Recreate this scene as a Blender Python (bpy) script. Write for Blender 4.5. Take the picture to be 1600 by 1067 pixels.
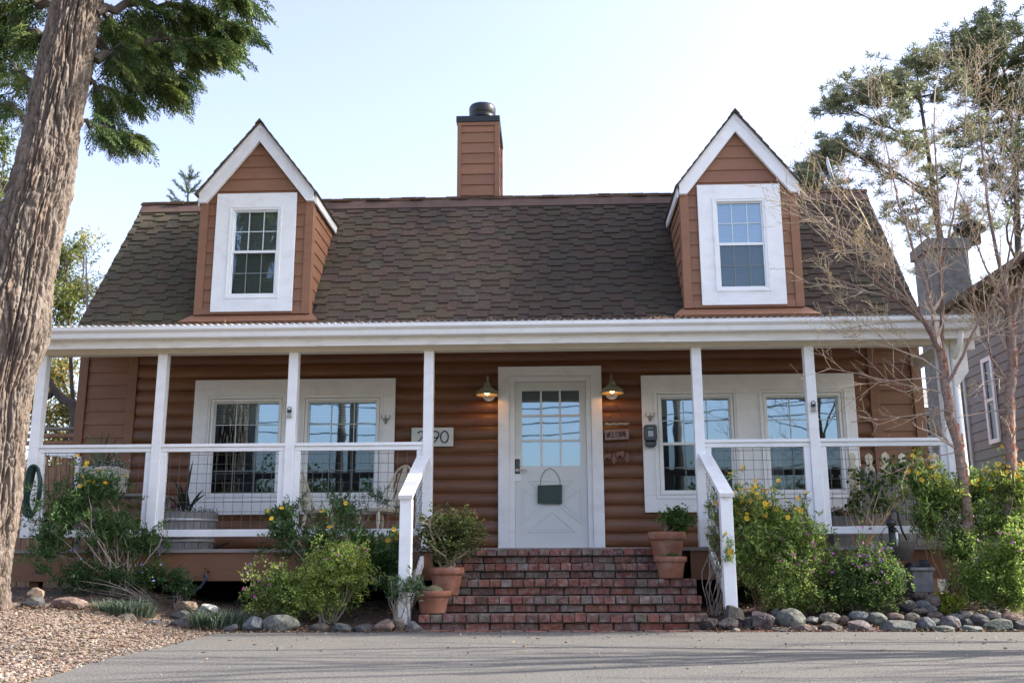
import bpy, bmesh, math, random
import numpy as np
from mathutils import Vector, Matrix, noise, Quaternion
R = math.radians
for o in list(bpy.data.objects): bpy.data.objects.remove(o)
scene = bpy.context.scene
COL = scene.collection

# ------------------------------------------------------------------ camera
FPX, PITCH, YAW, ROLL, EYE = 1555., R(12.82), R(2.3), R(-0.2), 0.55
_f = Vector((-math.sin(YAW)*math.cos(PITCH), math.cos(YAW)*math.cos(PITCH), math.sin(PITCH)))
_r0 = Vector((math.cos(YAW), math.sin(YAW), 0)); _u0 = _r0.cross(_f)
_r = _r0*math.cos(ROLL)+_u0*math.sin(ROLL); _u = _u0*math.cos(ROLL)-_r0*math.sin(ROLL)
cam_d = bpy.data.cameras.new("camera"); cam = bpy.data.objects.new("camera", cam_d); COL.objects.link(cam)
cam.matrix_world = Matrix(((_r.x,_u.x,-_f.x,0),(_r.y,_u.y,-_f.y,0),(_r.z,_u.z,-_f.z,EYE),(0,0,0,1)))
cam_d.sensor_width = 36; cam_d.lens = FPX/1600*36; cam_d.clip_end = 2000; cam_d.clip_start = .05
cam_d.dof.use_dof = True; cam_d.dof.focus_distance = 11.5; cam_d.dof.aperture_fstop = 9.0
scene.camera = cam
def at(x, y, Y):          # a point of the photograph (1600 x 1067) taken back to the depth Y metres
    d = _f + _r*((x-800)/FPX) - _u*((y-533.5)/FPX)
    t = Y/d.y
    return Vector((d.x*t, Y, EYE+d.z*t))

# ------------------------------------------------------------------ light
SUN_EL, SUN_AZ = R(36), R(7)        # azimuth measured from +X towards +Y
world = bpy.data.worlds.new("World"); scene.world = world; world.use_nodes = True
wn = world.node_tree.nodes; wl = world.node_tree.links
for n in list(wn): wn.remove(n)
sky = wn.new('ShaderNodeTexSky'); sky.sky_type = 'NISHITA'; sky.sun_disc = False
sky.sun_elevation = SUN_EL; sky.sun_rotation = math.pi/2-SUN_AZ
sky.air_density = 1.0; sky.dust_density = 2.4; sky.ozone_density = 2.0
bg = wn.new('ShaderNodeBackground'); bg.inputs[1].default_value = 0.15
wo = wn.new('ShaderNodeOutputWorld'); hs = wn.new('ShaderNodeHueSaturation'); hs.inputs['Saturation'].default_value = .80; hs.inputs['Hue'].default_value = .518; wl.new(sky.outputs[0], hs.inputs['Color']); wl.new(hs.outputs[0], bg.inputs[0]); wl.new(bg.outputs[0], wo.inputs[0])
sun_d = bpy.data.lights.new("sun", 'SUN'); sun_d.energy = 4.2; sun_d.angle = R(.55); sun_d.color = (1, .93, .82)
sun = bpy.data.objects.new("sun", sun_d); COL.objects.link(sun)
_s = Vector((math.cos(SUN_EL)*math.cos(SUN_AZ), math.cos(SUN_EL)*math.sin(SUN_AZ), math.sin(SUN_EL)))
sun.rotation_euler = _s.to_track_quat('Z', 'Y').to_euler()
scene.view_settings.view_transform = 'Standard'; scene.view_settings.look = 'None'
scene.view_settings.exposure = 1.70; scene.view_settings.gamma = 1
scene.render.engine = 'CYCLES'

# ------------------------------------------------------------------ materials
MATS = {}
def mat(name, base, rough=.6, var=.0, vscale=8., bump=0., bscale=60., tint=False, metal=0., spec=.5,
        trans=0., stretch=(1,1,1), coat=0., dirt=None, dscale=2., damt=.5, detail=4., emit=None):
    m = bpy.data.materials.new(name); m.use_nodes = True; MATS[name] = m
    nt = m.node_tree; N = nt.nodes; L = nt.links
    b = N['Principled BSDF']; out = N['Material Output']
    b.inputs['Roughness'].default_value = rough; b.inputs['Metallic'].default_value = metal
    b.inputs['Specular IOR Level'].default_value = spec; b.inputs['Coat Weight'].default_value = coat
    tc = N.new('ShaderNodeTexCoord'); mp = N.new('ShaderNodeMapping'); mp.inputs['Scale'].default_value = stretch
    L.new(tc.outputs['Object'], mp.inputs[0])
    rgb = N.new('ShaderNodeRGB'); rgb.outputs[0].default_value = (*base, 1); c = rgb.outputs[0]
    if tint:
        a = N.new('ShaderNodeAttribute'); a.attribute_name = 'tint'
        mx = N.new('ShaderNodeMix'); mx.data_type = 'RGBA'; mx.blend_type = 'MULTIPLY'; mx.inputs[0].default_value = 1
        L.new(c, mx.inputs[6]); L.new(a.outputs['Color'], mx.inputs[7]); c = mx.outputs[2]
    if var > 0:
        nz = N.new('ShaderNodeTexNoise'); nz.inputs['Scale'].default_value = vscale; nz.inputs['Detail'].default_value = detail
        nz.inputs['Roughness'].default_value = .65; L.new(mp.outputs[0], nz.inputs['Vector'])
        mr = N.new('ShaderNodeMapRange'); mr.inputs[1].default_value = .32; mr.inputs[2].default_value = .68; mr.clamp = False
        mr.inputs[3].default_value = 1-var; mr.inputs[4].default_value = 1+var; L.new(nz.outputs['Fac'], mr.inputs[0])
        mx = N.new('ShaderNodeVectorMath'); mx.operation = 'SCALE'
        L.new(c, mx.inputs[0]); L.new(mr.outputs[0], mx.inputs['Scale']); c = mx.outputs[0]
    if dirt:
        nz = N.new('ShaderNodeTexNoise'); nz.inputs['Scale'].default_value = dscale; nz.inputs['Detail'].default_value = 6
        nz.inputs['Roughness'].default_value = .7; L.new(mp.outputs[0], nz.inputs['Vector'])
        cr = N.new('ShaderNodeMapRange'); cr.inputs[1].default_value = .5; cr.inputs[2].default_value = .72
        cr.inputs[3].default_value = 0; cr.inputs[4].default_value = damt; L.new(nz.outputs['Fac'], cr.inputs[0])
        mx = N.new('ShaderNodeMix'); mx.data_type = 'RGBA'; L.new(cr.outputs[0], mx.inputs[0]); L.new(c, mx.inputs[6])
        mx.inputs[7].default_value = (*dirt, 1); c = mx.outputs[2]
    L.new(c, b.inputs['Base Color'])
    if bump > 0:
        nz = N.new('ShaderNodeTexNoise'); nz.inputs['Scale'].default_value = bscale; nz.inputs['Detail'].default_value = 5
        L.new(mp.outputs[0], nz.inputs['Vector'])
        bp = N.new('ShaderNodeBump'); bp.inputs['Strength'].default_value = bump; bp.inputs['Distance'].default_value = .01
        L.new(nz.outputs['Fac'], bp.inputs['Height']); L.new(bp.outputs[0], b.inputs['Normal'])
    if emit:
        b.inputs['Emission Color'].default_value = (*emit[0], 1); b.inputs['Emission Strength'].default_value = emit[1]
    if trans > 0:
        tr = N.new('ShaderNodeBsdfTranslucent'); L.new(c, tr.inputs[0]); ms = N.new('ShaderNodeMixShader'); ms.inputs[0].default_value = trans
        L.new(b.outputs[0], ms.inputs[1]); L.new(tr.outputs[0], ms.inputs[2]); L.new(ms.outputs[0], out.inputs[0])
    return m

M_white = mat('white_paint', (.80,.80,.79), .45, .04, 3, .08, 90, dirt=(.46,.42,.36), dscale=4.5, damt=.26, stretch=(1,1,1.5))
M_trimw = mat('weathered_white_paint', (.74,.72,.67), .55, .05, 6, .12, 60, dirt=(.33,.27,.20), dscale=5, damt=.5, stretch=(.6,1,2.2))
M_beam = mat('bounce_warmed_cream', (.66,.61,.50), .55, .05, 3, .08, 60)  # beige carries the warm bounce off the sunlit ground in its colour
M_vinyl = mat('white_vinyl_frame', (.78,.79,.78), .35, .02, 5)
M_door = mat('pale_grey_door_paint', (.66,.68,.65), .35, .03, 2, .03, 60)
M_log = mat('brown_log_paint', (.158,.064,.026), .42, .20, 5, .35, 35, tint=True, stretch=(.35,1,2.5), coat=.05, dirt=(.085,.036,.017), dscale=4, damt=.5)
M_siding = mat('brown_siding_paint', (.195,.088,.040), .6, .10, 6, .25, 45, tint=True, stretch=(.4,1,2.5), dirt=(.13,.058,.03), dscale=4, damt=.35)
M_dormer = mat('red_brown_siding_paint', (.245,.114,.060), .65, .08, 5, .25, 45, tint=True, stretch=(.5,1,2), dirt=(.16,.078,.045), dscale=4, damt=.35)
M_shingle = mat('asphalt_shingle', (.080,.059,.041), .95, .28, 26, .8, 160, tint=True, dirt=(.022,.021,.018), dscale=.9, damt=.75)
M_agedflash = mat('aged_brown_flashing', (.105,.062,.045), .8, .2, 6, .1, 30)
M_brick = mat('old_brick', (1,1,1), .85, .35, 26, .9, 50, tint=True, dirt=(.30,.27,.235), dscale=11, damt=.75)
M_mortar = mat('dark_mortar', (.085,.078,.066), .95, .35, 20, .6, 60)
M_deckw = mat('weathered_grey_board', (.23,.205,.185), .8, .25, 10, .3, 40, stretch=(.2,1,3))
M_metal = mat('galvanised_wire', (.16,.15,.14), .45, metal=.7)
M_zinc = mat('galvanised_sheet', (.42,.42,.41), .5, .12, 6, .1, 20, metal=.5)
M_black = mat('black_metal', (.02,.022,.022), .4, .2, 8, .1, 30, metal=.2)
M_blackp = mat('black_plastic', (.012,.013,.016), .18)
M_greyp = mat('grey_plastic', (.38,.42,.46), .3)
M_steel = mat('brushed_steel', (.6,.6,.6), .25, metal=.9)
M_slate = mat('green_slate_board', (.028,.055,.042), .6, .3, 30, .2, 60)
M_lampgreen = mat('sage_enamel', (.26,.25,.18), .45, .06, 12)
M_terra = mat('terracotta', (.25,.10,.058), .85, .2, 9, .2, 50, dirt=(.36,.29,.24), dscale=7, damt=.5)
M_oak = mat('weathered_barrel_wood', (.20,.195,.185), .8, .3, 14, .35, 45, stretch=(3,3,.4), dirt=(.09,.07,.055), dscale=9, damt=.6)
M_wood = mat('rough_cedar_wood', (.27,.155,.085), .8, .3, 12, .35, 45, stretch=(2,2,.5))
M_cream = mat('cream_chair_paint', (.60,.54,.40), .5, .08, 12, .1, 40)
M_bark = mat('furrowed_bark', (.13,.102,.083), .95, .5, 16, 1.0, 70, tint=True, stretch=(1.5,1.5,.35), dirt=(.27,.235,.20), dscale=9, damt=.6)
M_muntin = mat('muntin_white', (.60,.66,.64), .4)
M_muntd = mat('screened_muntin', (.17,.20,.195), .6)
M_birch = mat('peeling_birch_bark', (.25,.17,.135), .75, .35, 16, .6, 30, tint=True, stretch=(1,1,2.5), dirt=(.10,.065,.05), dscale=14, damt=.8)
M_twig = mat('thin_twig', (.33,.27,.215), .7, .2, 20, tint=True)
M_dbark = mat('dark_bark', (.085,.070,.058), .95, .3, 9, .5, 30, stretch=(1,1,.4))
M_leaf = mat('leaf', (1,1,1), .5, tint=True, trans=.58, spec=.35)
M_needle = mat('needle', (1,1,1), .55, tint=True, trans=.25, spec=.3)
M_petal = mat('petal', (1,1,1), .6, tint=True, trans=.3)
M_soil = mat('bark_mulch_soil', (.075,.05,.036), 1, .5, 14, 1, 40, dirt=(.17,.12,.085), dscale=22, damt=.7)
M_rock = mat('rock', (1.04,1,.96), .85, .6, 20, 1.0, 50, tint=True, dirt=(.24,.225,.20), dscale=9, damt=.4)
M_peb = mat('pebble', (1,1,1), .85, .12, 60, tint=True)
M_gutter = mat('white_gutter_enamel', (.78,.78,.76), .35, .04, 3, dirt=(.36,.28,.20), dscale=6, damt=.22, stretch=(1,1,1))
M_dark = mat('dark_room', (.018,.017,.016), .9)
M_blind = mat('white_slat_blind', (.62,.62,.58), .6)
M_grey = mat('grey_siding_paint', (.215,.215,.20), .7, .08, 4, .1, 30, tint=True)
M_stone = mat('grey_chimney_block', (.17,.165,.155), .9, .3, 7, .5, 20)
M_pale = mat('pale_siding', (.46,.50,.52), .6, .06, 4)
M_hose = mat('rubber_hose', (.035,.05,.075), .4)
M_ghose = mat('green_hose', (.012,.045,.035), .4)
M_brass = mat('bronze_fitting', (.14,.07,.04), .5, metal=.5)
M_bulb = mat('lit_bulb', (1,.55,.2), .5, emit=((1,.40,.10), 14))
M_ink = mat('black_lettering', (.012,.012,.012), .6)
M_signw = mat('sign_board_wood', (.30,.21,.185), .8, .2, 20, .2, 60)
M_plaq = mat('pale_number_board', (.60,.62,.58), .6, .05, 6)
M_rust = mat('rusted_ornament', (.20,.10,.07), .8, .3, 30)
M_pink = mat('white_enamel_old', (.62,.62,.60), .5, .1, 8, .1, 40, dirt=(.40,.25,.12), dscale=8, damt=.7)
M_orn = mat('grey_cast_metal', (.33,.32,.29), .6, .2, 40, metal=.3)

def glass_mat(name, tint, fac, wob):
    m = bpy.data.materials.new(name); m.use_nodes = True; nt = m.node_tree; N = nt.nodes; L = nt.links
    for n in list(N):
        if n.type == 'BSDF_PRINCIPLED': N.remove(n)
    out = N['Material Output']
    gl = N.new('ShaderNodeBsdfGlossy'); gl.inputs['Roughness'].default_value = .015; gl.inputs[0].default_value = (.60,.80,.95,1)
    tr = N.new('ShaderNodeBsdfTransparent'); tr.inputs[0].default_value = (*tint, 1)
    fr = N.new('ShaderNodeFresnel'); fr.inputs[0].default_value = 1.5
    ma = N.new('ShaderNodeMath'); ma.operation = 'MULTIPLY_ADD'; ma.inputs[1].default_value = 1.2; ma.inputs[2].default_value = fac
    L.new(fr.outputs[0], ma.inputs[0])
    ms = N.new('ShaderNodeMixShader'); L.new(ma.outputs[0], ms.inputs[0]); L.new(tr.outputs[0], ms.inputs[1]); L.new(gl.outputs[0], ms.inputs[2])
    tc = N.new('ShaderNodeTexCoord'); nz = N.new('ShaderNodeTexNoise'); nz.inputs['Scale'].default_value = 3.2; nz.inputs['Detail'].default_value = 1
    L.new(tc.outputs['Object'], nz.inputs['Vector'])
    bp = N.new('ShaderNodeBump'); bp.inputs['Strength'].default_value = wob; bp.inputs['Distance'].default_value = .012
    L.new(nz.outputs['Fac'], bp.inputs['Height']); L.new(bp.outputs[0], gl.inputs['Normal'])
    L.new(ms.outputs[0], out.inputs[0]); return m
M_glass = glass_mat('window_glass', (.74,.80,.79), .27, .04)
M_screen = glass_mat('screened_glass', (.50,.54,.53), .06, .03)

# ------------------------------------------------------------------ mesh helpers
class MB:
    def __init__(s): s.v=[]; s.f=[]; s.c=[]; s.m=[]; s.arr=[]; s.n=0
    def face(s, pts, col=(1,1,1), mi=0):
        k=len(s.v); s.v += [tuple(p) for p in pts]; s.f.append(tuple(range(k,k+len(pts)))); s.c.append(col); s.m.append(mi)
    def raw(s, vs, fs, col=(1,1,1), mi=0):
        k=len(s.v); s.v += [tuple(p) for p in vs]
        for f in fs: s.f.append(tuple(i+k for i in f)); s.c.append(col); s.m.append(mi)
    def box(s, x0,x1,y0,y1,z0,z1, col=(1,1,1), mi=0, mtx=None):
        vs=[Vector(p) for p in ((x0,y0,z0),(x1,y0,z0),(x1,y1,z0),(x0,y1,z0),(x0,y0,z1),(x1,y0,z1),(x1,y1,z1),(x0,y1,z1))]
        if mtx is not None: vs=[mtx@v for v in vs]
        s.raw(vs, ((0,3,2,1),(4,5,6,7),(0,1,5,4),(1,2,6,5),(2,3,7,6),(3,0,4,7)), col, mi)
    def prism(s, poly, y0, y1, col=(1,1,1), mi=0):     # poly in (x,z), seen from -Y counter-clockwise or not
        n=len(poly); a=sum(poly[i][0]*poly[(i+1)%n][1]-poly[(i+1)%n][0]*poly[i][1] for i in range(n))
        if a<0: poly=poly[::-1]
        vs=[(x,y0,z) for x,z in poly]+[(x,y1,z) for x,z in poly]
        fs=[tuple(range(n)), tuple(range(2*n-1,n-1,-1))]+[((i+1)%n,i,i+n,(i+1)%n+n) for i in range(n)]
        s.raw(vs, fs, col, mi)
    def beam(s, a, b, w, h, col=(1,1,1), mi=0, up=Vector((0,0,1))):
        a=Vector(a); b=Vector(b); d=(b-a).normalized(); r=d.cross(up)
        if r.length<1e-4: r=Vector((1,0,0))
        r.normalize(); u=r.cross(d)
        vs=[p+r*(sx*w/2)+u*(sz*h/2) for p in (a,b) for sx,sz in ((-1,-1),(1,-1),(1,1),(-1,1))]
        s.raw(vs, ((0,1,2,3),(7,6,5,4),(0,4,5,1),(1,5,6,2),(2,6,7,3),(3,7,4,0)), col, mi)
    def tube(s, pts, rad, n=6, col=(1,1,1), mi=0, caps=True):
        pts=[Vector(p) for p in pts]
        if not isinstance(rad,(list,tuple)): rad=[rad]*len(pts)
        d0=(pts[1]-pts[0]).normalized(); ref=Vector((0,0,1)) if abs(d0.z)<.9 else Vector((1,0,0))
        r=d0.cross(ref).normalized(); k=len(s.v)
        for i,p in enumerate(pts):
            d=(pts[min(i+1,len(pts)-1)]-pts[max(i-1,0)])
            if d.length<1e-7: d=d0
            d=d.normalized(); r=(r-d*r.dot(d))
            if r.length<1e-5: r=d.orthogonal()
            r.normalize(); u=d.cross(r)
            for j in range(n):
                a=2*math.pi*j/n; s.v.append(tuple(p+(r*math.cos(a)+u*math.sin(a))*rad[i]))
        for i in range(len(pts)-1):
            for j in range(n):
                j2=(j+1)%n; s.f.append((k+i*n+j,k+i*n+j2,k+(i+1)*n+j2,k+(i+1)*n+j)); s.c.append(col); s.m.append(mi)
        if caps:
            s.f.append(tuple(k+j for j in range(n))[::-1]); s.c.append(col); s.m.append(mi)
            s.f.append(tuple(k+(len(pts)-1)*n+j for j in range(n))); s.c.append(col); s.m.append(mi)
    def lathe(s, prof, cx, cy, cz, n=20, col=(1,1,1), mi=0, mtx=None):   # prof: (r,z)
        k=len(s.v)
        for r,z in prof:
            for j in range(n):
                a=2*math.pi*j/n; p=Vector((r*math.cos(a), r*math.sin(a), z))
                if mtx is not None: p=mtx@p
                s.v.append((cx+p.x,cy+p.y,cz+p.z))
        for i in range(len(prof)-1):
            for j in range(n):
                j2=(j+1)%n; s.f.append((k+i*n+j,k+i*n+j2,k+(i+1)*n+j2,k+(i+1)*n+j)); s.c.append(col); s.m.append(mi)
    def blob(s, c, rx, ry, rz, seed=0, amp=.25, sub=2, col=(1,1,1), mi=0, freq=1.3):
        vs,fs=ICO[sub]; k=len(s.v); off=Vector((seed*7.3,seed*3.1,seed*1.7))
        for v in vs:
            w=Vector(v); h=1+amp*noise.noise(w*freq+off)*1.6+amp*.35*noise.noise(w*freq*3+off)
            s.v.append((c[0]+w.x*rx*h,c[1]+w.y*ry*h,c[2]+w.z*rz*h))
        for f in fs: s.f.append(tuple(i+k for i in f)); s.c.append(col); s.m.append(mi)
    def quads(s, V, C, mi=0):      # V (N,4,3) array of quads, C (N,3)
        s.arr.append((np.asarray(V,dtype=np.float32), np.asarray(C,dtype=np.float32), mi))
    def build(s, name, mats, parent=None, smooth=False, bevel=0.):
        nv=len(s.v); V=[np.array(s.v,dtype=np.float32).reshape(-1,3)]
        loops=[np.fromiter((i for f in s.f for i in f),dtype=np.int32)]; tot=[np.array([len(f) for f in s.f],dtype=np.int32)]
        C=[np.array(s.c,dtype=np.float32).reshape(-1,3)]; Mi=[np.array(s.m,dtype=np.int32)]
        for a,c,mi in s.arr:
            q=a.shape[1]
            n=a.shape[0]; V.append(a.reshape(-1,3)); loops.append(np.arange(nv,nv+q*n,dtype=np.int32)); nv+=q*n
            tot.append(np.full(n,q,dtype=np.int32)); C.append(c); Mi.append(np.full(n,mi,dtype=np.int32))
        V=np.concatenate(V); loops=np.concatenate(loops); tot=np.concatenate(tot); C=np.concatenate(C); Mi=np.concatenate(Mi)
        me=bpy.data.meshes.new(name); me.vertices.add(len(V)); me.vertices.foreach_set('co',V.ravel())
        me.loops.add(len(loops)); me.loops.foreach_set('vertex_index',loops)
        st=np.concatenate(([0],np.cumsum(tot)[:-1])).astype(np.int32)
        me.polygons.add(len(tot)); me.polygons.foreach_set('loop_start',st); me.polygons.foreach_set('loop_total',tot)
        if not isinstance(mats,(list,tuple)): mats=[mats]
        for m in mats: me.materials.append(m)
        me.polygons.foreach_set('material_index',Mi)
        me.polygons.foreach_set('use_smooth',np.full(len(tot),bool(smooth)))
        me.update(calc_edges=True); me.validate()
        if len(me.polygons)==len(C):
            at_=me.attributes.new('tint','FLOAT_COLOR','FACE'); at_.data.foreach_set('color',np.concatenate((C,np.ones((len(C),1),dtype=np.float32)),1).ravel())
        o=bpy.data.objects.new(name,me); COL.objects.link(o)
        if parent is not None: o.parent=parent; o.matrix_parent_inverse=parent_inv(parent)
        if bevel: b=o.modifiers.new('bevel','BEVEL'); b.width=bevel; b.segments=2; b.limit_method='ANGLE'; b.angle_limit=R(40)
        return o
def parent_inv(p):
    m=Matrix.Identity(4); q=p; ch=[]
    while q is not None: ch.append(q); q=q.parent
    m=Matrix.Identity(4)
    for q in reversed(ch): m=m@q.matrix_parent_inverse@Matrix.LocRotScale(q.location,q.rotation_euler,q.scale)
    return m.inverted()
def ico(sub):
    bm=bmesh.new(); bmesh.ops.create_icosphere(bm,subdivisions=sub,radius=1)
    r=([tuple(v.co) for v in bm.verts],[tuple(v.index for v in f.verts) for f in bm.faces]); bm.free(); return r
def rockblob(mb,c,rx,ry,rz,seed,amp,col_):
    vs,fs=ICO[4]; r=np.random.default_rng(seed); V=np.array(vs); off=Vector((seed*7.3,seed*3.1,seed*1.7))
    h=np.array([1+amp*.9*noise.noise(Vector(v)*1.1+off)+.085*noise.noise(Vector(v)*3.7+off)+.04*noise.noise(Vector(v)*9+off)+.02*noise.noise(Vector(v)*20+off) for v in V])[:,None]; V=V*h
    for _ in range(int(6+amp*46)):
        n=r.normal(size=3); n/=np.linalg.norm(n); dd=r.uniform(.52,.86) if amp>.18 else r.uniform(.84,.96); s=V@n-dd; V=V-np.where(s>0,s*.97,0)[:,None]*n
    V=V*(1+.022*np.array([noise.noise(Vector(v)*13+off)+.7*noise.noise(Vector(v)*27+off) for v in V]))[:,None]
    k=len(mb.v); V=V*np.array([rx,ry,rz])+np.array(c); mb.v+=[tuple(v) for v in V]
    for f in fs: mb.f.append(tuple(i+k for i in f)); mb.c.append(col_); mb.m.append(0)
ICO={1:ico(1),2:ico(2),3:ico(3),4:ico(4)}
def tag(o, label, cat, group=None, kind=None):
    if label: o['label']=label
    if cat: o['category']=cat
    if group: o['group']=group
    if kind: o['kind']=kind
    return o
def thing(name, label, cat, loc=(0,0,0), group=None):
    o=bpy.data.objects.new(name,None); COL.objects.link(o); o.location=loc; o.empty_display_size=.1
    return tag(o,label,cat,group)
def copy_thing(root, delta, label, group=None):     # a copy of a thing with copies of its parts and sub-parts
    ALLCH={}
    def cp(o, par):
        c=o.copy(); COL.objects.link(c)
        if par is not None: c.parent=par
        for ch in [x for x in ALLCH.get(o.name,[])]: cp(ch,c)
        return c
    for x in bpy.data.objects:
        if x.parent: ALLCH.setdefault(x.parent.name,[]).append(x)
    c=cp(root,None); c.location=Vector(root.location)+Vector(delta); c['label']=label
    if group: c['group']=group
    return c
def col(rng, base, v=.15, hv=.05):
    k=1+rng.uniform(-v,v); return tuple(max(0,b*k*(1+rng.uniform(-hv,hv))) for b in base)

# leaves: rhombus blades given as arrays
def blades(P, D, L, W, rs, fold=.0):
    P=np.asarray(P,float); D=np.asarray(D,float); D=D/(np.linalg.norm(D,axis=1,keepdims=True)+1e-9)
    rv=rs.normal(size=P.shape); S=np.cross(D,rv); S/= (np.linalg.norm(S,axis=1,keepdims=True)+1e-9)
    L=np.asarray(L).reshape(-1,1); W=np.asarray(W).reshape(-1,1)
    mid=P+D*L*.5
    return np.stack([P, mid+S*W*.5, P+D*L, mid-S*W*.5],1)
def leafcols(n, rs, pal, v=.22):
    pal=np.asarray(pal,float); c=pal[rs.integers(0,len(pal),n)]
    return c*(1+rs.uniform(-v,v,(n,1)))*(1+rs.uniform(-.06,.06,(n,3)))
# ------------------------------------------------------------------ ground
rng = random.Random(7); rs = np.random.default_rng(7)
def sstep(a,b,x): t=min(1,max(0,(x-a)/(b-a))); return t*t*(3-2*t)
def asphalt_edge(x):      # Y at which the asphalt stops
    if x>-2.2: return 9.32
    if x>-3.3: return 9.32-.5*((-2.2-x)/1.1)**2
    if x>-6: return 8.82-(-3.3-x)**1.0*2.6 if x>-4.5 else 5.7-(-4.5-x)*1.6
    return 3.3
EDGE=[(60,9.15),(3,9.12),(1.6,9.14),(-1.5,9.16),(-2.0,9.17),(-2.6,9.17),(-2.86,9.10),(-2.96,8.9),(-2.95,8.4),(-2.88,7.8),(-2.84,7.3),(-2.86,6.7),(-2.80,6.1),(-2.70,5.6),(-2.63,5.1),(-2.5,4.2),(-2.4,3),(-2.2,-40)]
def gz(x,y):              # height of the planted and gravelled ground
    h=.20*sstep(5.0,9.6,y)*sstep(-2.9,-4.8,x) + .13*sstep(9.3,10.3,y) + .06*sstep(1.4,2.4,x)*sstep(9.25,9.6,y)
    h+=.02*noise.noise(Vector((x*1.3,y*1.3,0)))*sstep(-2.4,-3.4,x)
    if y>10.9: h=max(h,.2)
    return h
def edge_at(y):           # X of the asphalt's left border at this Y
    for a,b in zip(EDGE[5:],EDGE[6:]):
        if (a[1]-y)*(b[1]-y)<=0 and a[1]!=b[1]:
            t=(y-a[1])/(b[1]-a[1]); return a[0]+(b[0]-a[0])*t
    return -2.2
def structure(o): return tag(o,None,None,kind='structure')
def grid(name, x0,x1,y0,y1,nx,ny, zf, m):
    mb=MB(); 
    for j in range(ny+1):
        for i in range(nx+1):
            x=x0+(x1-x0)*i/nx; y=y0+(y1-y0)*j/ny; mb.v.append((x,y,zf(x,y)))
    for j in range(ny):
        for i in range(nx):
            k=j*(nx+1)+i; mb.f.append((k,k+1,k+nx+2,k+nx+1)); mb.c.append((1,1,1)); mb.m.append(0)
    return mb.build(name,m,smooth=True)
M_ground = mat('dry_ground', (.16,.14,.10), 1, .35, 1.2, .6, 20, dirt=(.07,.10,.035), dscale=.6, damt=.8)
M_asph = mat('asphalt', (.102,.096,.087), .9, .55, 62, 1.0, 95, detail=2, dirt=(.075,.071,.065), dscale=1.3, damt=.8)
M_gbase = mat('gravel_ground', (.20,.155,.12), 1, .6, 45, 1, 70, dirt=(.06,.04,.03), dscale=26, damt=.8)
structure(grid('ground', -300,300,-300,300,2,2, lambda x,y:-.02, M_ground))
mb=MB(); pts=EDGE
top=[(x,y) for x,y in pts]; poly=[(60,-40,0)]+[(x,y,0) for x,y in top]
dense=[]
for a,b in zip(top,top[1:]):
    n=max(1,int(min(80,math.hypot(b[0]-a[0],b[1]-a[1])/.12)))
    for i in range(n):
        t=i/n; x=a[0]+(b[0]-a[0])*t; y=a[1]+(b[1]-a[1])*t; w=.025*noise.noise(Vector((x*4,y*4,3)))
        dense.append((x+w*(x<-2.9),y+w*(x>-2.9)))
mb.face([(60,-40,.0)]+[(x,y,.0) for x,y in dense]+[(-2.2,-40,.0)])
bm=bmesh.new(); o=mb.build('asphalt_driveway',M_asph); bm.from_mesh(o.data); bmesh.ops.triangulate(bm,faces=bm.faces); bm.to_mesh(o.data); bm.free(); structure(o)
# soil of the beds, running under the porch; gravel on the left
structure(grid('soil_bed', -7.5,14,9.18,13.5,160,40, lambda x,y: gz(x,y)+.03*noise.noise(Vector((x*3,y*3,1))) if y>9.25 else -.03, M_soil))
structure(grid('gravel_ground', -14,-2.0,-2,9.9,90,90, lambda x,y: (gz(x,y)-.006 if (x<edge_x(y)) else -.06), M_gbase) if False else grid('gravel_ground', -14,-2.0,-2,9.75,90,90, lambda x,y: gz(x,y)-.002-.06*sstep(.22,-.12,edge_at(y)-x), M_gbase))
def scatter_pebbles():
    vs,fs=ICO[1]; vs=np.array(vs); fs=np.array(fs)
    N=23000; P=[]; rr=[]
    while len(P)<N:
        y=4.3+5.3*rng.random()**1.15; x=-2.0-5.2*rng.random()
        e=edge_at(y)
        if x>e+.05*rng.random()**2-.01: continue
        if y>9.0 and rng.random()<(y-9.0)*1.6: continue
        P.append((x,y,gz(x,y))); rr.append(rng.uniform(.005,.013)*(1.15 if y<6.5 else 1))
    P=np.array(P); rr=np.array(rr)[:,None,None]
    # a few spilt stones on the asphalt
    ang=rs.uniform(0,6.28,N); sc=np.stack([rs.uniform(.8,1.5,N),rs.uniform(.7,1.1,N),rs.uniform(.45,.8,N)],1)[:,None,:]
    V=vs[None]*sc*rr*(1+rs.uniform(-.18,.18,(N,12,1)))
    c,s_=np.cos(ang)[:,None],np.sin(ang)[:,None]
    X=V[:,:,0]*c-V[:,:,1]*s_; Y=V[:,:,0]*s_+V[:,:,1]*c
    V=np.stack([X,Y,V[:,:,2]],2)+P[:,None,:]+np.array([0,0,.004])
    pal=[(.42,.33,.27),(.50,.42,.35),(.34,.24,.19),(.28,.25,.23),(.56,.50,.44),(.40,.29,.23),(.46,.40,.35),(.20,.16,.14),(.42,.27,.20)]
    C=leafcols(N,rs,pal,.18)
    T=V[:,fs].reshape(-1,3,3); 
    C=C*np.array([.50,.47,.44])*rs.choice([.35,.7,1,1.25],N,p=[.22,.28,.35,.15])[:,None]; mb=MB(); mb.quads(T,np.repeat(C,len(fs),0)); o=mb.build('gravel',M_peb); tag(o,None,None,kind='stuff')
    tag(o,'pinkish tan gravel spread between the big tree and the driveway','gravel')
scatter_pebbles()
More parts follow.
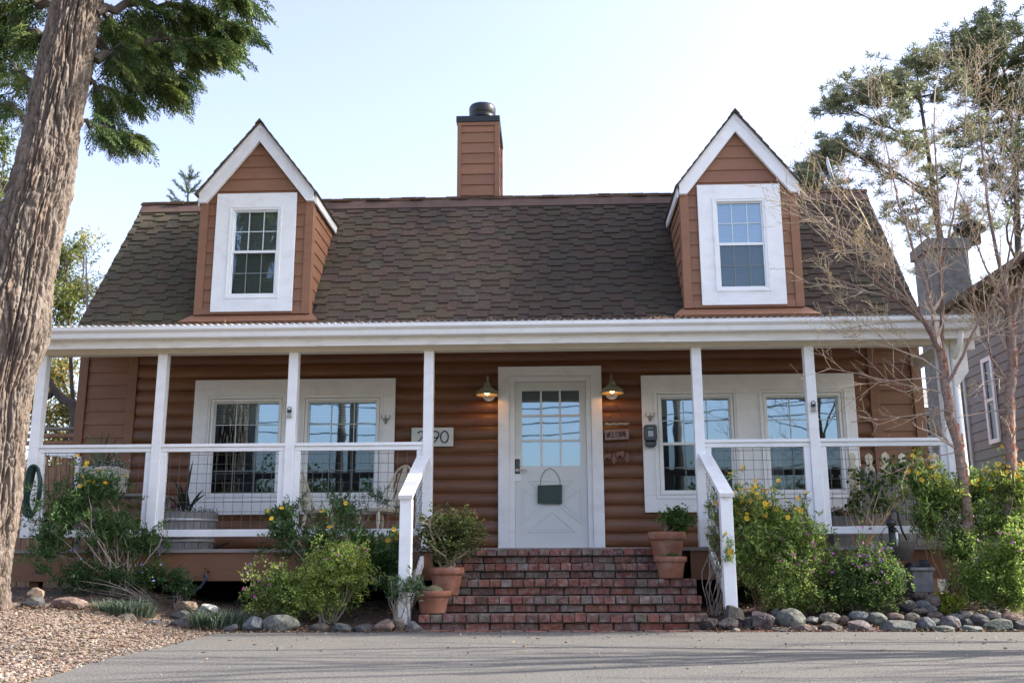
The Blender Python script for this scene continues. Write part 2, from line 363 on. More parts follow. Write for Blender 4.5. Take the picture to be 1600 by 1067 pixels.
# loose needles and leaf litter on the soil and gravel
def litter():
    N=14000; x=rs.uniform(-7,7,N); y=9.2+1.4*rs.random(N)**.9
    m2=rs.random(N)<.30; x=np.where(m2,rs.uniform(-7,-2.95,N),x); y=np.where(m2,5.2+4.4*rs.random(N)**.5,y)
    keep=~((x>-1.3)&(x<1.45)); x=x[keep]; y=y[keep]; n=len(x)
    z=np.array([gz(a,b)*(1 if a<-2.3 or b>9.25 else 0) for a,b in zip(x,y)])+.012+.02*rs.random(n)
    P=np.stack([x,y,z],1); D=rs.normal(size=(n,3))*np.array([1,1,.25])
    mb=MB(); mb.quads(blades(P,D,rs.uniform(.02,.06,n),rs.uniform(.003,.016,n),rs),leafcols(n,rs,[(.12,.07,.04),(.17,.10,.055),(.07,.045,.03),(.22,.15,.09)],.3))
    o=mb.build('leaf_litter',M_petal); tag(o,'dry brown needles and leaf litter strewn over the beds','litter',kind='stuff')
litter()

def border_litter():
    n=5200; x=np.where(rs.random(n)<.55,rs.uniform(1.35,5.5,n),rs.uniform(-3.2,-1.2,n)); y=9.08+.42*rs.random(n); z=np.array([gz(p,q) for p,q in zip(x,y)])+.01+.035*rs.random(n)*(y>9.17)
    mb=MB(); mb.quads(blades(np.stack([x,y,z],1),rs.normal(size=(n,3))*[1,1,.25],rs.uniform(.012,.045,n),rs.uniform(.003,.014,n),rs),leafcols(n,rs,[(.12,.07,.04),(.17,.10,.055),(.07,.045,.03),(.25,.17,.1)],.3))
    tag(mb.build('leaf_litter',M_petal),'dry litter and soil crumbs caught between the border stones','litter',kind='stuff')
border_litter()
# ------------------------------------------------------------------ house
XL,XR,YW=-6.03,4.56,12.3
DK=.755
house=thing('house','brown log cabin style house with gambrel shingle roof, two dormers and white railed porch','house',(-.7,12.3,.2))
def P(name,mb,m,smooth=False,bevel=0,parent=None): return mb.build(name,m,parent or house,smooth,bevel)
# log wall
mb=MB(); x0,x1=-5.30,3.94; nseg=110; pitch=.1635; nr=12
zz=DK-.12; rows=[]
while zz<3.30: rows.append(zz); zz+=pitch
for r,z0 in enumerate(rows):
    prof=[]
    for k in range(nr+1):
        t=k/nr; a=math.pi*(.06+.88*t)
        prof.append((-.050*math.sin(a)**.33-.008*(1-t)*math.sin(a), z0+pitch*t))
    kk=len(mb.v); lr=random.Random(r); ph=lr.uniform(0,50); cc=col(lr,(1,1,1),.10,.03)
    breaks=sorted(lr.uniform(x0,x1) for _ in range(2))
    for i in range(nseg+1):
        x=x0+(x1-x0)*i/nseg
        wob=.006*noise.noise(Vector((x*.8,ph,0))); 
        for y,z in prof: mb.v.append((x,YW+.02+y*(1+.18*noise.noise(Vector((x*1.1,ph,7)))) ,z+wob))
    for i in range(nseg):
        xx=x0+(x1-x0)*i/nseg; seg=sum(xx>b for b in breaks); c2=tuple(v*(1+.06*((seg*7+r)%3-1)) for v in cc)
        for k in range(nr):
            a=kk+i*(nr+1)+k; mb.f.append((a,a+nr+1,a+nr+2,a+1)); mb.c.append(c2); mb.m.append(0)
mb.box(x0,x1,YW+.03,YW+.12,DK-.2,3.38)
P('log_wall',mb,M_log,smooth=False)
# lapped end panels with corner boards
def lap(mb,x0,x1,y,z0,z1,pitch,seed=0,th=.018,mi=0):
    lr=random.Random(seed); z=z0
    while z<z1-.01:
        zt=min(z1,z+pitch); c=col(lr,(1,1,1),.07,.03)
        mb.raw([(x0,y-th,z),(x1,y-th,z),(x1,y-.003,zt+.004),(x0,y-.003,zt+.004),(x0,y+.03,z),(x1,y+.03,z)],((0,1,2,3),(0,4,5,1)),c,mi)
        z=zt
for i,(a,b) in enumerate(((-5.92,-5.36),(4.02,4.45))):
    mb=MB(); lap(mb,a,b,YW-.012,DK-.1,3.36,.168,i+3); mb.box(a-.05,b+.05,YW+.02,YW+.1,DK-.2,3.36); P('siding_panel',mb,M_siding)
for a,b in ((XL,-5.915),(-5.385,-5.27),(3.915,4.025),(4.44,XR)):
    mb=MB(); mb.box(a,b,YW-.05,YW+.015,DK-.15,3.36); P('corner_board',mb,M_siding,bevel=.004)
# gable ends, back wall and crawl space skirt
KY,KZ=13.9,5.86; RBY,RBZ=12.2,3.55; k_=(KY-RBY)/(KZ-RBZ); RY,RZ=16.6,6.70
def gable(x,dx):
    pr=[(12.32,.0),(12.32,3.6),(RBY+.15,3.6),(KY+.05,KZ-.12),(RY,RZ-.12),(2*RY-KY-.05,KZ-.12),(2*RY-RBY-.15,3.6),(2*RY-12.3,3.5),(2*RY-12.3,.0)]
    mb=MB(); A=[(x,y,z) for y,z in pr]; B=[(x+dx,y,z) for y,z in pr]; n=len(pr)
    mb.face(A[::-1]); mb.face(B); 
    for i in range(n): mb.face((A[i],A[(i+1)%n],B[(i+1)%n],B[i]))
    return mb
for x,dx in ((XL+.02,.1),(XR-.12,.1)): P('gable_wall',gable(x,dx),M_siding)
mb=MB(); mb.box(XL+.13,XR-.13,2*RY-12.3,2*RY-12.2,0,3.5); P('back_wall',mb,M_siding)
mb=MB(); mb.box(XL+.13,XR-.13,12.34,12.44,-.05,DK-.22); P('foundation_skirt',mb,M_dark)
mb=MB(); mb.box(XL+.13,XR-.13,12.45,2*RY-12.3,DK-.2,DK-.1); P('floor',mb,M_dark)
# interior seen through the panes: back partition
mb=MB(); mb.box(XL+.13,XR-.13,15.2,15.3,DK,3.5); mb.box(XL+.13,XR-.13,12.45,15.3,3.45,3.5); P('inner_wall',mb,M_dark)

# steep front roof in staggered tabs
def shingle_slope(mb,xa,xb,y0,z0,y1,z1,rows,seed,tabw=(.16,.30),skip=None,lift=.010,flip=1):
    lr=random.Random(seed); d=Vector((0,y1-y0,z1-z0)); Ln=d.length; d.normalize(); n=Vector((0,-d.z,d.y))*flip
    h=Ln/rows
    for r in range(rows+1):
        x=xa-lr.uniform(0,.2); kx=lr.randint(0,1)
        while x<xb:
            w=lr.uniform(*tabw); a=max(x,xa); b=min(x+w,xb); x+=w
            if b-a<.02: continue
            drop=(.060 if (kx:=kx+1)%2 else 0)*(h/.14)*lr.uniform(.7,1.1); s0=r*h-drop+lr.uniform(-.004,.004); s1=(r+1)*h+.01
            s0=max(0,s0); s1=min(Ln,s1)
            if s1-s0<.02: continue
            t=lift*(1.25 if drop else .7)+lr.uniform(0,.004)
            if skip and skip((a+b)/2,z0+d.z*(s0+s1)/2): continue
            B=Vector((0,y0,z0))
            p=[B+d*s0+n*t,B+d*s0+n*t,B+d*s1+n*.002,B+d*s1+n*.002]
            vs=[(a,p[0].y,p[0].z),(b,p[1].y,p[1].z),(b,p[2].y,p[2].z),(a,p[3].y,p[3].z)]
            q0=B+d*s0-n*.004; vs+=[(a,q0.y,q0.z),(b,q0.y,q0.z)]
            q1=B+d*s1-n*.002; vs+=[(a,q1.y,q1.z),(b,q1.y,q1.z)]
            u=lr.random(); c=(1,1,1)
            c={0:(1.0,.96,.90),1:(1.07,1.0,.93),2:(.90,.88,.83),3:(1.02,.94,.87),4:(1.12,1.04,.96)}[0 if u<.35 else 1 if u<.55 else 2 if u<.8 else 3 if u<.93 else 4]
            mx=(a+b)/2
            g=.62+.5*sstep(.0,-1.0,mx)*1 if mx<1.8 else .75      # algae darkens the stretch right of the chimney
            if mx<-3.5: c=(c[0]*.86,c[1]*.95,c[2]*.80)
            c=tuple(v*g*lr.uniform(.9,1.1) for v in c)
            mb.raw(vs,((0,1,2,3),(0,4,5,1),(0,3,6,4),(1,5,7,2)),c)
RX0,RX1=-6.10,4.62
mb=MB(); by0=RBY-.22*k_; bz0=RBZ-.22
def indormer(x,z):
    for cx in (-3.84,2.44):
        if abs(x-cx)<.70 and z>3.80 and z<5.2: return True
    return False
shingle_slope(mb,RX0,RX1,by0,bz0,KY-.06*k_,KZ-.06,20,5,tabw=(.12,.26),lift=.018,skip=indormer)
mb.raw([(RX0,by0,bz0),(RX1,by0,bz0),(RX1,KY,KZ),(RX0,KY,KZ),(RX0,by0+.1,bz0-.06),(RX1,by0+.1,bz0-.06),(RX1,KY+.1,KZ-.06),(RX0,KY+.1,KZ-.06)],((0,1,2,3),(7,6,5,4),(0,4,5,1),(1,5,6,2),(3,2,6,7),(0,3,7,4)),(.6,.58,.55))
roof=P('roof',mb,M_shingle)
mb=MB(); y,z=KY-.16*k_,KZ-.14
mb.raw([(RX0,y-.02,z),(RX1,y-.02,z),(RX1,KY-.035,KZ+.01),(RX0,KY-.035,KZ+.01),(RX0,y+.02,z-.01),(RX1,y+.02,z-.01),(RX1,KY,KZ),(RX0,KY,KZ)],((0,1,2,3),(0,4,5,1),(1,5,6,2),(3,7,4,0),(3,2,6,7)))
P('knuckle_flashing',mb,M_agedflash,parent=roof)
# shallow upper roof with a stacked shingle edge
mb=MB(); lr=random.Random(11)
for lay in range(3):
    x=RX0-.02
    while x<RX1:
        w=lr.uniform(.12,.30); b=min(RX1+.02,x+w); dy=lr.uniform(-.02,.02)-.05+lay*.02; z0=KZ+.012+lay*.020; t=lr.uniform(.014,.022)
        sl=(RZ-KZ)/(RY-KY); mb.box(x,b-.006,KY+dy,KY+dy+.4,z0,z0+t,col(lr,(1.7,1.35,1.1),.25)); x=b
top=[(KY-.02,KZ+.05),(RY,RZ),(2*RY-KY,KZ+.05),(2*RY-RBY,RBZ)]
for (ya,za),(yb,zb) in zip(top,top[1:]):
    mb.raw([(RX0,ya,za),(RX1,ya,za),(RX1,yb,zb),(RX0,yb,zb),(RX0,ya,za-.07),(RX1,ya,za-.07),(RX1,yb,zb-.07),(RX0,yb,zb-.07)],((0,1,2,3),(7,6,5,4),(0,3,7,4),(1,5,6,2)))
P('upper_roof',mb,M_shingle)
# chimney
mb=MB(); cx0,cx1,cy0,cy1,cz0,cz1=-1.40,-.765,14.2,15.25,5.7,7.26
mb.box(cx0+.02,cx1-.02,cy0+.02,cy1-.02,cz0,cz1); lap(mb,cx0+.05,cx1-.05,cy0+.015,cz0+.02,cz1-.02,.172,4)
lr=random.Random(3); z=cz0+.02
while z<cz1-.02:
    zt=min(cz1-.02,z+.172); x=cx1-.015
    mb.raw([(x+.018,cy0+.05,z),(x+.018,cy1-.05,z),(x+.002,cy1-.05,zt),(x+.002,cy0+.05,zt),(x-.03,cy0+.05,z),(x-.03,cy1-.05,z)],((0,1,2,3),(0,4,5,1)),col(lr,(1,1,1),.06)); z=zt
ch=P('chimney',mb,M_dormer)
for q in ((cx0,cx0+.06,cy0-.012,cy0+.05,cz0,cz1-.001),(cx1-.06,cx1+.012,cy0-.012,cy0+.05,cz0,cz1-.001),(cx0+.0605,cx1-.0605,cy0-.011,cy0+.04,cz1-.055,cz1-.002),(cx1-.03,cx1+.012,cy1-.06,cy1,cz0,cz1-.001)):
    mb=MB(); mb.box(*q); P('corner_trim',mb,M_dormer,parent=ch)
mb=MB(); mb.box(cx0-.02,cx1+.02,cy0-.025,cy1+.02,cz1,cz1+.10); P('chimney_cap',mb,M_black,parent=ch,bevel=.008)
mb=MB(); q=(cx0+cx1)/2+.035
mb.lathe([(.0,.0),(.15,.0),(.15,.07),(.20,.08),(.205,.12),(.17,.13),(.19,.15),(.205,.155),(.205,.175),(.18,.185),(.21,.22),(.215,.34),(.20,.375),(.12,.39),(0,.395)],q,14.65,cz1+.09,28)
mb.lathe([(0,.0),(.05,.0),(.06,.12),(.0,.14)],cx1-.05,15.0,cz1+.09,12)
P('flue_cap',mb,M_black,parent=ch,smooth=True)

# dormers
def tri_h(x,cx,apex,slope): return apex-abs(x-cx)*slope
def window_unit(parent,xa,xb,za,zb,y,seed=0,screen_low=True,cols=3,rows=2,vin=.035,blind=True,curtain=None):
    # sashes: upper pane pushed back, lower behind an insect screen
    mid=za+(zb-za)*.495
    mb=MB(); fw=vin
    def ring(x0,x1,z0,z1,w,ya,yb,mi=0):
        mb.box(x0,x1,ya,yb,z0,z0+w,mi=mi); mb.box(x0,x1,ya,yb,z1-w,z1,mi=mi); mb.box(x0,x0+w,ya+.001,yb-.001,z0+w,z1-w,mi=mi); mb.box(x1-w,x1,ya+.001,yb-.001,z0+w,z1-w,mi=mi)
    ring(xa-.035,xb+.035,za-.035,zb+.035,.035,y-.025,y+.06)
    ring(xa,xb,mid-.004,zb,.016,y+.012,y+.05); ring(xa,xb,za,mid+.022,.018,y-.008,y+.03)
    mb.box(xa,xb,y-.012,y+.008,mid-.008,mid+.026)
    sash=mb.build('window_frame',M_vinyl,parent,bevel=.003)
    g=.011
    for (z0,z1,yy,mm_) in ((za+.018,mid-.008,y+.001,M_muntd),(mid+.026,zb-.016,y+.026,M_muntin)):
        mb=MB()
        for i in range(1,cols): xx=xa+(xb-xa)*i/cols; mb.box(xx-g/2,xx+g/2,yy-.004,yy+.004,z0,z1)
        for j in range(1,rows): z=z0+(z1-z0)*j/rows; mb.box(xa+.016,xb-.016,yy-.003,yy+.003,z-g/2,z+g/2)
        mb.build('muntins',mm_,sash)
    mb=MB(); z0,z1,yy=mid+.022,zb-.015,y+.034
    mb.face([(xa+.015,yy,z0),(xb-.015,yy,z0),(xb-.015,yy,z1),(xa+.015,yy,z1)]); mb.build('upper_pane',M_glass,sash)
    mb=MB(); z0,z1,yy=za+.015,mid-.005,y+.008
    mb.face([(xa+.015,yy,z0),(xb-.015,yy,z0),(xb-.015,yy,z1),(xa+.015,yy,z1)]); mb.build('lower_pane',M_screen if screen_low else M_glass,sash)
    if blind:
        mb=MB(); lo=zb-blind*(zb-za); z=zb-.03
        while z>lo:
            mb.raw([(xa-.01,y+.088,z),(xb+.01,y+.088,z),(xb+.01,y+.076,z+.027),(xa-.01,y+.076,z+.027)],((0,1,2,3),)); z-=.033
        mb.build('blind',M_blind,sash)
    if curtain:
        mb=MB(); a,b=curtain; n=24
        for i in range(n):
            u0,u1=a+(b-a)*i/n,a+(b-a)*(i+1)/n
            y0=y+.22+.02*math.sin(i*1.4); y1=y+.22+.02*math.sin((i+1)*1.4)
            mb.face([(u0,y0,za-.05),(u1,y1,za-.05),(u1,y1,zb),(u0,y0,zb)])
        mb.build('curtain',M_blind,sash,smooth=True)
    return sash
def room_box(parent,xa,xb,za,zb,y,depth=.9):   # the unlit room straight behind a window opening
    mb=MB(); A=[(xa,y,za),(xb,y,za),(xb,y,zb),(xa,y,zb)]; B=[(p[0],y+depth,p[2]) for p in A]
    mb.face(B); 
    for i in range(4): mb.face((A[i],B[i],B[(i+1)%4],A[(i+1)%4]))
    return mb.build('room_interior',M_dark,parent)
def wall_hole(mb,x0,x1,z0,z1,hx0,hx1,hz0,hz1,ya,yb,c=(1,1,1),mi=0):
    mb.box(x0,hx0,ya,yb,z0,z1,c,mi); mb.box(hx1,x1,ya,yb,z0,z1,c,mi); mb.box(hx0,hx1,ya,yb,z0,hz0,c,mi); mb.box(hx0,hx1,ya,yb,hz1,z1,c,mi)
def dormer(cx,seed,label):
    d=thing('dormer',None,None,(cx,12.25,3.75)); del_keys(d); d.parent=house; d.matrix_parent_inverse=parent_inv(house)
    d['label']=label
    x0,x1,y=cx-.735,cx+.735,12.25; zb,ze=3.74,5.32; ap=6.22; sl=1.289
    lr=random.Random(seed)
    # front siding, boards cut to the gable
    mb=MB(); z=zb; 
    while z<ap:
        zt=min(ap,z+.168); c=col(lr,(1,1,1),.06,.03)
        wa=min(.735,(ap-z)/sl); wb=min(.735,(ap-zt)/sl)
        segs=[(-wa,wa,-wb,wb)]
        if zt>3.98 and z<5.14: segs=[(-wa,-.29,-wb,-.29),(.29,wa,.29,wb)]
        for a,b,a2,b2 in segs:
            mb.raw([(cx+a,y-.016,z),(cx+b,y-.016,z),(cx+b2,y-.002,zt+.003),(cx+a2,y-.002,zt+.003),(cx+a,y+.02,z),(cx+b,y+.02,z)],((0,1,2,3),(0,4,5,1)),c)
        z=zt
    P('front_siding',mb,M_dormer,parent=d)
    # cheeks
    for s in (-1,1):
        mb=MB(); X=cx+s*.735
        ys=lambda z: RBY+(z-RBZ)*k_
        z=3.60
        while z<5.34:
            zt=min(5.34,z+.168); c=col(lr,(1,1,1),.06,.03)
            mb.raw([(X+s*.012,y+.02,z),(X+s*.012,ys(z)+.1,z),(X,ys(zt)+.1,zt),(X,y+.02,zt),(X-s*.03,y+.02,z),(X-s*.03,ys(z)+.1,z)],((0,1,2,3),(0,4,5,1)) if s>0 else ((3,2,1,0),(1,5,4,0)),c)
            z=zt
        mb.face([(X-s*.03,y+.01,3.6),(X-s*.03,y+.2,3.6),(X-s*.03,ys(5.34)+.2,5.34),(X-s*.03,y+.01,5.34)])
        P('cheek_siding',mb,M_dormer,parent=d)
        mb=MB()  # corner board, wrapped
        a,b=sorted((cx+s*.752,cx+s*.645)); mb.box(a,b,y-.03,y+.01,zb-.005,5.32)
        a,b=sorted((cx+s*.752,cx+s*.725)); mb.box(a,b,y+.011,y+.11,3.70,5.32)
        P('corner_board',mb,M_dormer,parent=d,bevel=.003)
    mb=MB(); mb.box(cx-.644,cx+.644,y-.026,y+.01,zb-.002,zb+.09); P('sill_board',mb,M_dormer,parent=d,bevel=.003)
    mb=MB(); q=[(cx-.90,y-.16,3.615),(cx+.90,y-.16,3.615),(cx+.78,y+.02,3.745),(cx-.78,y+.02,3.745)]
    mb.raw(q+[(p[0],p[1]+.03,p[2]-.03) for p in q],((0,1,2,3),(7,6,5,4),(0,4,5,1),(1,5,6,2),(3,7,4,0))); P('apron_flashing',mb,M_dormer,parent=d)
    # white surround with the window set in it
    mb=MB(); wall_hole(mb,cx-.53,cx+.53,3.765,5.372,cx-.325,cx+.325,3.955,5.175,y-.052,y-.027)
    P('window_surround',mb,M_white,parent=d,bevel=.004)
    mb=MB()
    for w,yy in ((.30,y-.062),):
        z0,z1=3.94,5.19; mb.box(cx-.345,cx+.345,yy,y-.0525,z0,z0+.02); mb.box(cx-.345,cx+.345,yy,y-.0525,z1-.02,z1)
        mb.box(cx-.345,cx-.325,yy,y-.0525,z0+.0205,z1-.0205); mb.box(cx+.325,cx+.345,yy,y-.0525,z0+.0205,z1-.0205)
    P('surround_bead',mb,M_white,parent=d)
    window_unit(d,cx-.292,cx+.292,3.99,5.14,y-.03,seed,blind=.98)
    room_box(d,cx-.5,cx+.5,3.8,5.3,y+.12,.5)
    # gable rake trim
    A=lambda u,z:(cx+u,z)
    for s in (-1,1):
        mb=MB(); mb.prism([A(s*.76,5.245),A(s*.76,5.405),A(0,6.355),A(0,6.10),A(s*.665,5.245)],y-.085,y-.03)
        mb.prism([A(s*.765,5.34),A(s*.765,5.40),A(s*.0,6.345),A(0,6.28)],y-.098,y-.0855)
        P('rake_board',mb,M_white,parent=d)
        # level fascia along the side eave and its white soffit
        ye=RBY+(5.36-RBZ)*k_+.03
        mb=MB(); a,b=sorted((cx+s*.735+s*.03,cx+s*.735+s*.055)); mb.box(a,b,y-.03,ye,5.22,5.385); P('eave_fascia',mb,M_white,parent=d)
    # little roof, stepped shingle courses each side
    mb=MB(); L=Vector((.80,0,-.80*sl)); ll=L.length; n=10
    for s in (-1,1):
        for r in range(n):
            t0,t1=r/n,(r+1)/n+.01
            u0,u1=.80*t0,.80*t1; z0,z1=6.375-u0*sl,6.375-u1*sl
            off=.018
            yend0=RBY+(z0-RBZ)*k_+.25; yend1=RBY+(z1-RBZ)*k_+.25
            yf=y-.125-lr.uniform(0,.015); c=col(lr,(1.0,.97,.95),.25)
            nx,nz=s*.79,.613
            vs=[(cx+s*u0,yf,z0+.004),(cx+s*u1+nx*off*.7,yf,z1+nz*off*.8),(cx+s*u1+nx*off*.7,yend1,z1+nz*off*.8),(cx+s*u0,yend0,z0+.004)]
            vs+=[(cx+s*u0-nx*.012,yf,z0-nz*.012),(cx+s*u1-nx*.012,yf,z1-nz*.012),(cx+s*u1-nx*.012,yend1,z1-nz*.012),(cx+s*u0-nx*.012,yend0,z0-nz*.012)]
            mb.raw(vs,((0,1,2,3),(4,7,6,5),(0,4,5,1),(1,5,6,2),(0,3,7,4)),c)
    mb.raw([(cx-.06,y-.14,6.325),(cx,y-.14,6.400),(cx+.06,y-.14,6.325),(cx-.06,16,6.325),(cx,16,6.400),(cx+.06,16,6.325),(cx,y-.14,6.36),(cx,16,6.36)],((0,1,4,3),(1,2,5,4),(0,6,1),(1,6,2)),(.8,.8,.8))
    P('dormer_roof',mb,M_shingle,parent=d)
def del_keys(o):
    for k in list(o.keys()): del o[k]
dormer(-3.84,21,'left dormer with tan mullioned reflection and warm sunlit side cheek')
dormer(2.44,22,'right dormer with blue blinds in the window')
# porch windows in their wide white surrounds
def porch_window(xa,xb,za,zb,wins,lab):
    d=thing('window_bay',None,None,((xa+xb)/2,12.24,za)); del_keys(d); d.parent=house; d.matrix_parent_inverse=parent_inv(house); d['label']=lab
    mb=MB(); y0,y1=YW-.085,YW-.045
    z0,z1=wins[0][2]-.04,wins[0][3]+.04
    xs=[xa]+[v for w in wins for v in (w[0]-.04,w[1]+.04)]+[xb]
    mb.box(xa,xb,y0,y1,za,z0); mb.box(xa,xb,y0,y1,z1,zb)
    for i in range(0,len(xs),2): mb.box(xs[i],xs[i+1],y0+.0005,y1,z0,z1)
    # proud frame lines that show round each unit
    for w in wins:
        a,b,c,e=w[0]-.085,w[1]+.085,w[2]-.085,w[3]+.085; t=.012
        mb.box(a,b,y0-.010,y0-.001,e-t,e); mb.box(a,b,y0-.010,y0-.001,c,c+t); mb.box(a,a+t,y0-.010,y0-.001,c+t,e-t); mb.box(b-t,b,y0-.010,y0-.001,c+t,e-t)
    P('window_surround',mb,M_white,parent=d,bevel=.004)
    for i,w in enumerate(wins): window_unit(d,w[0],w[1],w[2],w[3],YW-.055,blind=w[4],curtain=w[5])
    room_box(d,xa+.05,xb-.05,za+.05,zb-.05,YW+.13,2.0)
    return d
porch_window(-4.50,-1.955,1.20,2.88,[(-4.245,-3.415,1.445,2.60,.25,None),(-3.05,-2.185,1.445,2.60,.30,None)],'left window pair under a wide white surround')
porch_window(1.11,3.72,1.20,2.88,[(1.34,2.195,1.445,2.605,.22,None),(2.635,3.51,1.445,2.605,.2,(2.64,2.86))],'right window pair under a wide white surround')
# openings in the log wall behind the windows are hidden by the rooms: cut them
def cut_log(xa,xb,za,zb):
    for o in [x for x in bpy.data.objects if x.name.startswith(('log_wall',))]:
        bm=bmesh.new(); bm.from_mesh(o.data)
        geo=lambda: bm.verts[:]+bm.edges[:]+bm.faces[:]
        for co,no in (((xa,0,0),(1,0,0)),((xb,0,0),(1,0,0)),((0,0,za),(0,0,1)),((0,0,zb),(0,0,1))):
            bmesh.ops.bisect_plane(bm,geom=geo(),plane_co=co,plane_no=no,dist=1e-5)
        dl=[f for f in bm.faces if xa<f.calc_center_median().x<xb and za<f.calc_center_median().z<zb]
        bmesh.ops.delete(bm,geom=dl,context='FACES'); bm.to_mesh(o.data); bm.free()
for w in ((-4.44,-2.0),(1.17,3.67)): cut_log(w[0],w[1],1.26,2.82)
cut_log(-.47,.43,.70,2.84)
room_box(house,-.5,.46,.70,2.9,YW+.13,1.6)
# door
door=thing('door',None,None,(0,12.28,DK)); del_keys(door); door.parent=house; door.matrix_parent_inverse=parent_inv(house)
mb=MB(); mb.box(-.665,-.53,YW-.11,YW-.045,DK,3.005); mb.box(.485,.62,YW-.11,YW-.045,DK,3.005); mb.box(-.53,.485,YW-.109,YW-.045,2.885,3.004)
P('door_casing',mb,M_white,bevel=.005)
mb=MB(); mb.box(-.529,-.462,YW-.07,YW+.05,DK,2.884); mb.box(.424,.484,YW-.07,YW+.05,DK,2.884); mb.box(-.461,.423,YW-.07,YW+.05,2.822,2.883); mb.box(-.53,.485,YW-.10,YW-.02,DK,DK+.02)
P('door_jamb',mb,M_white,bevel=.003)
mb=MB(); ya,yb=YW-.02,YW+.025
wall_hole(mb,-.46,.422,DK+.025,2.82,-.372,.340,1.775,2.71,ya,yb)
for i in (1,2): x=-.372+.712*i/3; mb.box(x-.013,x+.013,ya+.004,yb-.004,1.775,2.71)
for i in (1,2): z=1.775+.935*i/3; mb.box(-.372,.340,ya+.006,yb-.006,z-.013,z+.013)
# crossbuck: four raised triangles outlined by mouldings
def mould(pts):
    n=len(pts)
    for i in range(n):
        a=Vector((pts[i][0],ya-.003,pts[i][1])); b=Vector((pts[(i+1)%n][0],ya-.003,pts[(i+1)%n][1])); mb.beam(a,b,.014,.014,up=Vector((0,1,0)))
zf=lambda v: 0.55+0
DX=lambda zx: -.372+(zx-300)*.712/280*1.0
DZ=lambda zy: 1.775-(zy-585)*(1.775-.80)/(978-585)
for tri in (((330,658),(550,658),(440,762)),((298,690),(298,868),(405,778)),((583,690),(583,868),(476,778)),((330,906),(550,906),(440,808))):
    mould([(DX(a),DZ(b)) for a,b in tri])
    c=[(DX(a),DZ(b)) for a,b in tri]; m0=(sum(p[0] for p in c)/3,sum(p[1] for p in c)/3)
    inn=[(m0[0]+(p[0]-m0[0])*.72,m0[1]+(p[1]-m0[1])*.72) for p in c]; mb.prism(inn,ya-.007,ya+.002)
P('door_leaf',mb,M_door,parent=door,bevel=.002)
mb=MB(); mb.face([(-.372,YW+.004,1.775),(.340,YW+.004,1.775),(.340,YW+.004,2.71),(-.372,YW+.004,2.71)]); P('door_glass',mb,M_glass,parent=door)
mb=MB(); mb.box(-.372,.34,YW+.06,YW+.065,1.775,2.71); P('door_shade',mb,mat('pale_door_shade',(.30,.31,.33),.8),parent=door)
mb=MB(); q=at(808.5,712,YW-.03); q2=at(808.5,752,YW-.03)
cxl=q.x; mb.box(cxl-.045,cxl+.045,YW-.034,YW-.021,at(808,752,12.27).z,at(808,713,12.27).z); P('lock_plate',mb,M_white,parent=door,bevel=.02)
mb=MB(); mb.box(cxl-.032,cxl+.032,YW-.058,YW-.035,at(808,740,12.27).z,at(808,717,12.27).z); kp=P('keypad_lock',mb,M_blackp,parent=door,bevel=.015)
mb=MB(); z=at(808,735,12.25).z; mb.tube([(cxl,YW-.06,z),(cxl,YW-.10,z)],.014,10); mb.tube([(cxl-.01,YW-.10,z),(cxl+.07,YW-.105,z+.004),(cxl+.125,YW-.10,z-.002)],[.012,.011,.008],8)
mb.lathe([(0,0),(.026,0),(.028,.008),(.0,.01)],0,0,0,16,mtx=Matrix.Translation((cxl,YW-.06,z))@Matrix.Rotation(R(90),4,'X')); P('lever_handle',mb,M_steel,parent=door,smooth=True)

# ------------------------------------------------------------------ porch
PX=[-5.62,-4.27,-2.815,-1.33,1.56,2.76,4.18]
mb=MB(); lr=random.Random(8)
y=10.47
while y<12.24:
    w=.138; mb.box(-5.72,4.30,y,min(12.24,y+w-.006),DK-.035,DK-lr.uniform(0,.003),col(lr,(1,1,1),.15)); y+=w
P('deck_boards',mb,M_deckw)
mb=MB(); 
for q in ((-5.68,-1.25,10.50,10.54),(1.40,4.26,10.50,10.54),(4.22,4.26,10.5405,12.2),(-5.68,-5.64,10.5405,12.2)): mb=MB(); mb.box(*q,.43,DK-.036); P('deck_skirt_board',mb,M_siding,bevel=.003)
for x in (-5.5,-4.3,-2.9,-1.5,1.75,2.9,4.1):
    mb=MB(); mb.box(x-.05,x+.05,10.62,10.72,.0,.60); P('deck_pier',mb,M_siding)
PH=.052
for i,x in enumerate(PX):
    mb=MB(); w=PH if i!=6 else .06
    mb.box(x-w,x+w,10.548,10.652,DK+.001 if i in (3,4) else .88,2.86)
    P('post',mb,M_white,bevel=.005)
mb=MB(); mb.box(-5.70,4.30,10.53,10.67,2.86,3.06); P('porch_beam',mb,M_beam,bevel=.004)
mb=MB(); mb.box(-5.9,4.44,10.36,10.40,2.885,3.04); P('fascia_board',mb,M_trimw,bevel=.003)
mb=MB(); mb.box(-5.9,4.44,10.41,10.53,2.92,2.94); mb.raw([(-5.9,10.68,3.06),(4.40,10.68,3.06),(4.40,12.28,3.33),(-5.9,12.28,3.33)],((0,1,2,3),(3,2,1,0))); P('porch_soffit',mb,M_beam)
mb=MB()                      # corner bracket at the right end
mb.prism([(4.25,2.95),(4.50,2.95),(4.50,2.80),(4.41,2.80),(4.41,2.56),(4.25,2.36)],10.52,10.60); mb.box(4.44,4.50,10.36,12.2,2.90,3.04); P('eave_return',mb,M_trimw,bevel=.003)
